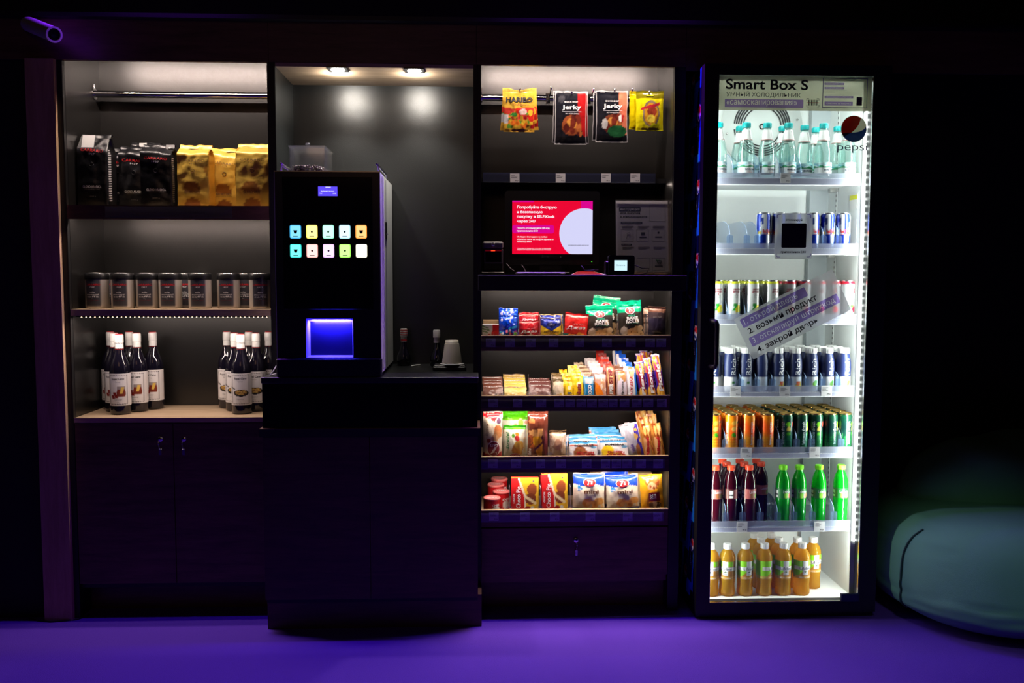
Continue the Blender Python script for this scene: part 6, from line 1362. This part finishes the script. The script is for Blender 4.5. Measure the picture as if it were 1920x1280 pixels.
for i, (u0, u1, vt, y, lab) in enumerate(((958.5, 1010, 897, .022, 'red and yellow cake box, shorter one beside the chip cans'), (1016, 1064.5, 890, .022, 'red and yellow cake box, taller one nearest the croissant bags'), (1014, 1058, 893, .085, 'red and yellow cake box hidden behind the taller one'))):
    x0, x1 = ax(u0, 930, y), ax(u1, 930, y); w = x1 - x0; zb = SZ[3] + .0008; H = (az((u0 + u1) / 2, vt, y + .03) - zb) / cos(.14)
    m = MB(); m.grid(lambda u, v: (w / 2 * u, 0, H * v), 34, 44, 'print', pie); m.box(-w / 2, w / 2, .0006, .045, 0, H, 'box_red'); mat('box_red', rgb(190, 24, 28), .45) if i == 0 else None
    m.flat_text('Choco Pie', (-w * .235, -.0008, H * .44), H * .62, w * .17, 'ink_white', .02, right=(0, 0, 1), up=(-1, 0, 0)); m.flat_text('ORION', (-w * .40, -.0008, H * .40), H * .26, w * .07, 'ink_white', .03, right=(0, 0, 1), up=(-1, 0, 0))
    put_bag(m, 'cake_box', 'box', lab, ((x0 + x1) / 2, y, zb + .0068), (-.14, .0, -.04 if i == 0 else .0), 'red and yellow cake boxes')
MIN = art((226, 218, 196), ('p', [(-1, 1), (-1, .72), (-.4, .66), (.2, .74), (1, .64), (1, 1)], (20, 66, 190)), ('b', 0, .09, (18, 44, 120)), ('p', [(-.72, .70), (-.72, .52), (-.38, .60)], (40, 140, 210)), ('e', -.1, .22, .34, .12, (214, 150, 70)), ('e', .30, .18, .30, .11, (226, 170, 90)), ('e', .66, .26, .34, .10, (220, 160, 80)), ('e', .1, .14, .12, .05, (240, 230, 210)), ('s', -.3, .12, .9, .32, 8, .12, [(200, 130, 56), (236, 196, 130)], 4))
MT = [('disc', .0, .76, .40, .22, 'ink_white'), ('disc', .0, .76, .36, .20, 'ink_red', 0, 0, 0, 1), ('7', -.05, .76, .11, .14, 'ink_white', .05, 0, 0, 2), ('DAYS', .12, .76, .10, .05, 'ink_white', .02, 0, pi / 2, 2), ('mini', .12, .52, .46, .11, 'ink_brown', .03), ('croissants', .18, .44, .36, .035, 'ink_grey', 0), ('65%', -.62, .58, .12, .04, 'ink_white', .02, 0, 0, 1)]
stand('croissant_bag', 'bag', 'blue and cream mini croissant bag beside the cake boxes', 1074, 1136.5, 889, 3, .022, .05, 'film', MIN, MT, .10, roll=.02, seed=91, wr=.9, group='blue and cream croissant bags')
stand('croissant_bag', 'bag', 'blue and cream mini croissant bag beside the yellow cookie pack', 1139, 1203, 892, 3, .022, .05, 'film', MIN, MT, .12, roll=-.05, seed=92, wr=.9, group='blue and cream croissant bags')
stand('croissant_bag', 'bag', 'blue topped croissant bag tilted behind the front two', 1136, 1190, 881, 3, .09, .045, 'film', MIN, [], .05, roll=-.16, seed=93, wr=.9, group='blue and cream croissant bags')
m = MB(); a, b = ax(1110, 890, .2), ax(1220, 890, .2); m.box(a, b, .18, .26, SZ[3] + .001, az(1170, 884, .2), 'cream_card'); mat('cream_card', rgb(214, 190, 140), .6); o = m.build('card_box', org=((a + b) / 2, .2, SZ[3])); tag(o, 'long pale carton at the back behind the croissant bags', 'box')
COO = art((236, 170, 30), ('e', -.25, .82, .34, .11, (196, 110, 50)), ('e', .35, .80, .40, .13, (206, 120, 60)), ('e', .0, .68, .4, .10, (224, 180, 130)), ('r', -.3, .27, .66, .52, (130, 20, 40)), ('e', .2, .14, .55, .11, (70, 36, 24)), ('s', -.2, .06, .6, .2, 6, .16, [(226, 200, 170), (90, 50, 30)], 3), ('s', -.7, .6, .7, .9, 8, .1, [(160, 80, 40), (240, 200, 150)], 6))
stand('cookie_bag', 'cookie pack', 'yellow cookie pack with red patch at the end of the fourth row', 1204, 1248.5, 891, 3, .022, .04, 'film', COO, [('CHOC', -.10, .395, .22, .10, 'ink_white', .03, 0, pi / 2), ('CREAM', .22, .395, .20, .05, 'ink_white', .0, 0, pi / 2)], .10, roll=-.06, seed=94, wr=.7, group=G4)

# ------------------------------------------------------------------ hooks and hanging packs
HZ = az(1080, 184.5, .262)
def hook(u, v, label, yf=.105):
    x = ax(u, v, yf); zt = az(u, v, yf); m = MB(); z = HZ + .0128
    m.box(x - .008, x + .008, .258, .266, HZ + .0127, HZ + .0155, 'chrome'); m.box(x - .008, x + .008, .247, .2492, HZ - .024, HZ + .0155, 'chrome')
    m.tube([(x, .248, HZ - .006), (x, .19, HZ - .006), (x, yf + .03, HZ - .004), (x, yf + .004, zt - .006), (x, yf, zt)], .0028, 'chrome', 10); m.lathe([(.001, -.003), (.0042, -.001), (.0042, .002), (.001, .004)], 'chrome', (x, yf, zt), 12, caps=False)
    o = m.build('display_hook', org=(x, .2, HZ)); return tag(o, label, 'hook', 'chrome hooks on the rail')
for u, v, lab in ((975, 167, 'chrome hook holding the gold candy bags'), (1033.5, 165, 'empty chrome hook between the gold bags and the red and black bags'), (1072, 173, 'chrome hook holding the red and black meat snack bags'), (1113, 167, 'empty chrome hook between the two meat snack bags'), (1153, 168.5, 'chrome hook holding the black and green meat snack bags'), (1186, 167, 'chrome hook holding the rear yellow bag'), (1218, 172, 'chrome hook holding the front yellow bag')):
    hook(u, v, lab)
def hang(name, label, u0, u1, v0, v1, y, t, film, paint, texts, roll=0., lean=0., group=None, yaw=0., **k):
    um = (u0 + u1) / 2; zt, zb = az(um, v0, y), az(um, v1, y); x0, x1 = ax(u0, (v0 + v1) / 2, y), ax(u1, (v0 + v1) / 2, y)
    m = pouch(x1 - x0, zt - zb, t, film, paint, texts, **k); h = zt - zb
    for i in range(len(m.v)): q = m.v[i]; m.v[i] = (q[0], q[1], q[2] - h)
    return put_bag(m, name, 'bag', label, ((x0 + x1) / 2, y, zt), (lean, roll, yaw), group)
HAR = art((206, 160, 50), ('b', .28, .56, (200, 60, 50)), ('w', .56, .02, 4, 0, (212, 168, 60)), ('s', -.95, .1, .95, .48, 44, .12, [(226, 180, 50), (190, 40, 30), (236, 120, 40), (150, 30, 30), (90, 140, 50)], 3), ('e', .25, .46, .26, .07, (226, 200, 190)), ('e', -.35, .40, .22, .05, (60, 140, 60)), ('r', -1, .2, -.75, .4, (206, 206, 206)), ('b', 0, .08, (200, 150, 50)), ('b', .94, 1, (220, 180, 80)))
GH = 'gold candy bags on one hook'
for i, (dy, ro, du, lab) in enumerate(((0, .01, 0, 'gold candy bag in front on the first hook'), (.018, .06, -2.5, 'gold candy bag second on the first hook, corner swung out'), (.036, -.06, 3, 'gold candy bag at the back of the first hook'))):
    hang('candy_bag', lab, 945 + du, 1003 + du, 166.5, 247 - i, .115 + dy, .012, 'film_gloss', HAR, [('HARIBO', .0, .745, .86, .12, 'ink', .04), ('Goldbären', .1, .635, .5, .05, 'ink_wine', 0, .2)] if i == 0 else [], roll=ro, lean=.04, group=GH, seed=101 + i, wr=1.1, notch=.05)
def jer(c2, dk):
    return art((16, 18, 28), ('p', [(.42, 1), (1, 1), (1, .1), (.75, .2), (.5, .5)], c2), ('e', .05, .36, .62, .19, (150, 76, 40) if dk else (120, 60, 40)), ('e', .1, .40, .36, .10, (206, 140, 60)), ('s', -.5, .2, .7, .5, 14, .14, [(120, 44, 30), (180, 100, 50), (90, 30, 24)], 4), ('b', 0, .14, (12, 12, 18)), *((('e', -.45, .36, .2, .10, (190, 190, 186)), ('e', .35, .22, .6, .12, (30, 90, 50)), ('p', [(.45, .52), (.62, .54), (.6, .40), (.44, .42)], (236, 236, 230)), ('p', [(.62, .54), (.78, .54), (.74, .40), (.6, .40)], (190, 40, 40))) if not dk else (('e', -.6, .86, .22, .07, (60, 60, 66)),)), ('r', -1, 0, -.975, 1, (200, 200, 200)), ('r', .975, 0, 1, 1, (200, 200, 200)), ('b', .985, 1, (200, 200, 200)), ('b', 0, .012, (190, 190, 190)))
JT = lambda s: [('Jerky', .05, .69, .60, .11, 'ink_white', .03), ('rect', .05, .615, .60, .006, 'ink_white'), (s, .1, .575, .42, .03, 'ink_white', 0), ('SNACK SHOP', .02, .80, .42, .03, 'ink_white', .02)]
for i, (u0, u1, v0, v1, y, c2, dk, s, lab, ro) in enumerate(((1040, 1100, 171.5, 271, .112, (170, 20, 24), 1, 'ИЗ ГОВЯДИНЫ', 'black and red meat snack bag in front on its hook', .0), (1037, 1098, 172, 268, .126, (170, 20, 24), 1, '', 'black meat snack bag second on the red bag hook', .02), (1042, 1102, 172, 270, .140, (170, 20, 24), 1, '', 'black and red meat snack bag at the back of its hook', -.02), (1117, 1177, 170.5, 267, .112, (220, 120, 90), 0, 'ИЗ ИНДЕЙКИ', 'black and green meat snack bag with orange corner, in front', .0), (1112, 1172, 171, 264, .128, (220, 120, 90), 0, '', 'black meat snack bag behind the black and green one', .02))):
    hang('jerky_bag', lab, u0, u1, v0, v1, y, .010, 'film', jer(c2, dk), JT(s) if s else [], roll=ro, lean=.0, group='meat snack bags on hooks', seed=110 + i, wr=.5, notch=.0)
YE = art((206, 196, 16), ('b', .80, 1, (110, 104, 14)), ('e', .1, .42, .62, .34, (130, 110, 90)), ('e', .1, .42, .5, .28, (196, 140, 40)), ('e', .15, .48, .34, .14, (150, 60, 40)), ('e', .1, .30, .3, .10, (226, 200, 70)), ('p', [(-.7, .56), (.75, .72), (.72, .64), (-.65, .5)], (176, 40, 50)), ('p', [(-.2, .0), (1, .0), (1, .12), (.2, .2)], (180, 180, 20)))
hang('snack_pouch', 'olive yellow zip bag with a round window, in front on the last hook', 1192, 1244, 170.5, 245, .112, .014, 'film_gloss', YE, [('rect', .0, .885, .26, .035, 'yellow_rim')], group='yellow zip bags', seed=120, wr=.6)
hang('snack_pouch', 'bright yellow bag edge behind the olive yellow zip bag', 1178, 1224, 172, 243.5, .135, .014, 'film_gloss', art((226, 206, 12), ('b', .86, 1, (190, 170, 10))), [], group='yellow zip bags', seed=121, wr=.8, yaw=.25)
# ------------------------------------------------------------------ beanbag
def blob(fn, nu, nv, m, name, parent): return MB().grid(fn, nu, nv, m, u0=0, u1=2 * pi, v0=0, v1=pi).build(name, parent, loc=(0, 0, 0))
bb = thing('beanbag_chair', 'big slouching teal fabric beanbag on the carpet beside the fridge', 'beanbag', (1.98, -.03, 0))
def sq(x, p): return math.copysign(abs(x) ** p, x)
def seat(u, v):
    x = .475 * sq(cos(u), .8) * sq(sin(v), .36); y = .455 * sq(sin(u), .85) * sq(sin(v), .36); z = .208 - .208 * sq(cos(v), .62)
    if z < .09: k = 1 - .13 * ((.09 - z) / .09) ** 1.4; x *= k; y *= k
    z += .05 * max(0, x) ** 1.2 * (z / .43) + .055 * math.exp(-((x - .50) / .2) ** 2) * (z / .43)
    w = noise.noise((x * 5, y * 5, z * 5)) * .012
    if z < .16: w += .010 * noise.noise((x * 9 + 3, y * 9, z * 34))            # creases near the floor
    if x < -.36: w += .005 * noise.noise((2, y * 6, z * 40))
    s = 1 + w * 1.6
    return x * s, y * s, max(0.001, z + w * .5 * (z / .2))
blob(lambda u, v: seat(u, v), 120, 70, 'beanbag_fabric', 'seat', bb)
def back(u, v):
    x = .10 + .42 * sq(cos(u), .85) * sq(sin(v), .7); y = .16 + .22 * sq(sin(u), .85) * sq(sin(v), .7); z = .44 - .17 * sq(cos(v), .8)
    z += .10 * x; w = noise.noise((x * 6 + 5, y * 6, z * 7)) * .035
    return x * (1 + w), y * (1 + w), z + w
blob(back, 80, 44, 'beanbag_fabric', 'backrest', bb)
pts = []
for k in range(31):                         # the welt that closes the end panel
    t = k / 30; p = seat(radians(193 + 10 * t * t), pi * (.30 + .42 * t)); q = Vector((p[0], p[1], 0)).normalized() * .003; pts.append((p[0] + q.x, p[1] + q.y, p[2]))
mat('welt', rgb(40, 70, 62), .8)
MB().tube(pts, .0035, 'welt', 8).build('seam', bb, loc=(0, 0, 0))

# ------------------------------------------------------------------ security camera on the wall
p = at(106, 67, -.16); q = at(55, 46, .0); P = Vector(p); ax_ = (P - Vector((q.x, .0, q.z))).normalized()
sc_ = thing('security_camera', 'white tubular security camera with a ringed lens, high on the dark wall', 'camera', (q.x, .019, q.z))
m = MB(); b = Vector((q.x, -.01, q.z)); L = (P - b).length
def tube_ring(m, r0, r1, t0, t1, im):
    o = ax_.orthogonal().normalized(); o2 = ax_.cross(o); n = 28; vs = []
    for r, t in ((r0, t0), (r1, t1)): vs += [b + ax_ * (L * t) + (o * cos(2 * pi * k / n) + o2 * sin(2 * pi * k / n)) * r for k in range(n)]
    m.add(vs, [(k, (k + 1) % n, n + (k + 1) % n, n + k) for k in range(n)], im, smooth=True)
R0 = .0255
tube_ring(m, .004, R0, 0, .02, 'cam_shell'); tube_ring(m, R0, R0, .02, .99, 'cam_shell'); m.build('housing', sc_)
mat('cam_shell', (.6, .58, .6), .4)
m = MB(); tube_ring(m, R0, R0 + .001, .985, 1.0, 'cam_shell'); tube_ring(m, R0 + .001, R0 - .005, 1.0, 1.002, 'cam_ring'); tube_ring(m, R0 - .005, R0 - .006, 1.002, .985, 'cam_ring'); m.build('lens_ring', sc_)
mat('cam_ring', (.75, .75, .74), .4)
m = MB(); tube_ring(m, R0 - .0055, .010, .986, .985, 'black_gloss'); tube_ring(m, .010, .001, .989, .992, 'black_gloss'); m.build('lens', sc_)
m = MB(); m.tube([b + ax_ * .01, Vector((q.x - .004, .004, q.z + .012)), Vector((q.x - .006, .0192, q.z + .02))], .012, 'cam_shell', 12); m.build('bracket', sc_)
# lead lying on the carpet by the end post
pts = [on(u, v, .003) for u, v in ((55, 1159), (72, 1163), (95, 1165), (120, 1163), (146, 1160), (168, 1152))]
o = MB().tube(pts, .0028, 'black_plastic').build('floor_cable', org=on(100, 1152, 0)); tag(o, 'thin dark cable lying on the carpet by the end post', 'cable')

for me, i, n in LATER: me.materials[i] = MATS[n]
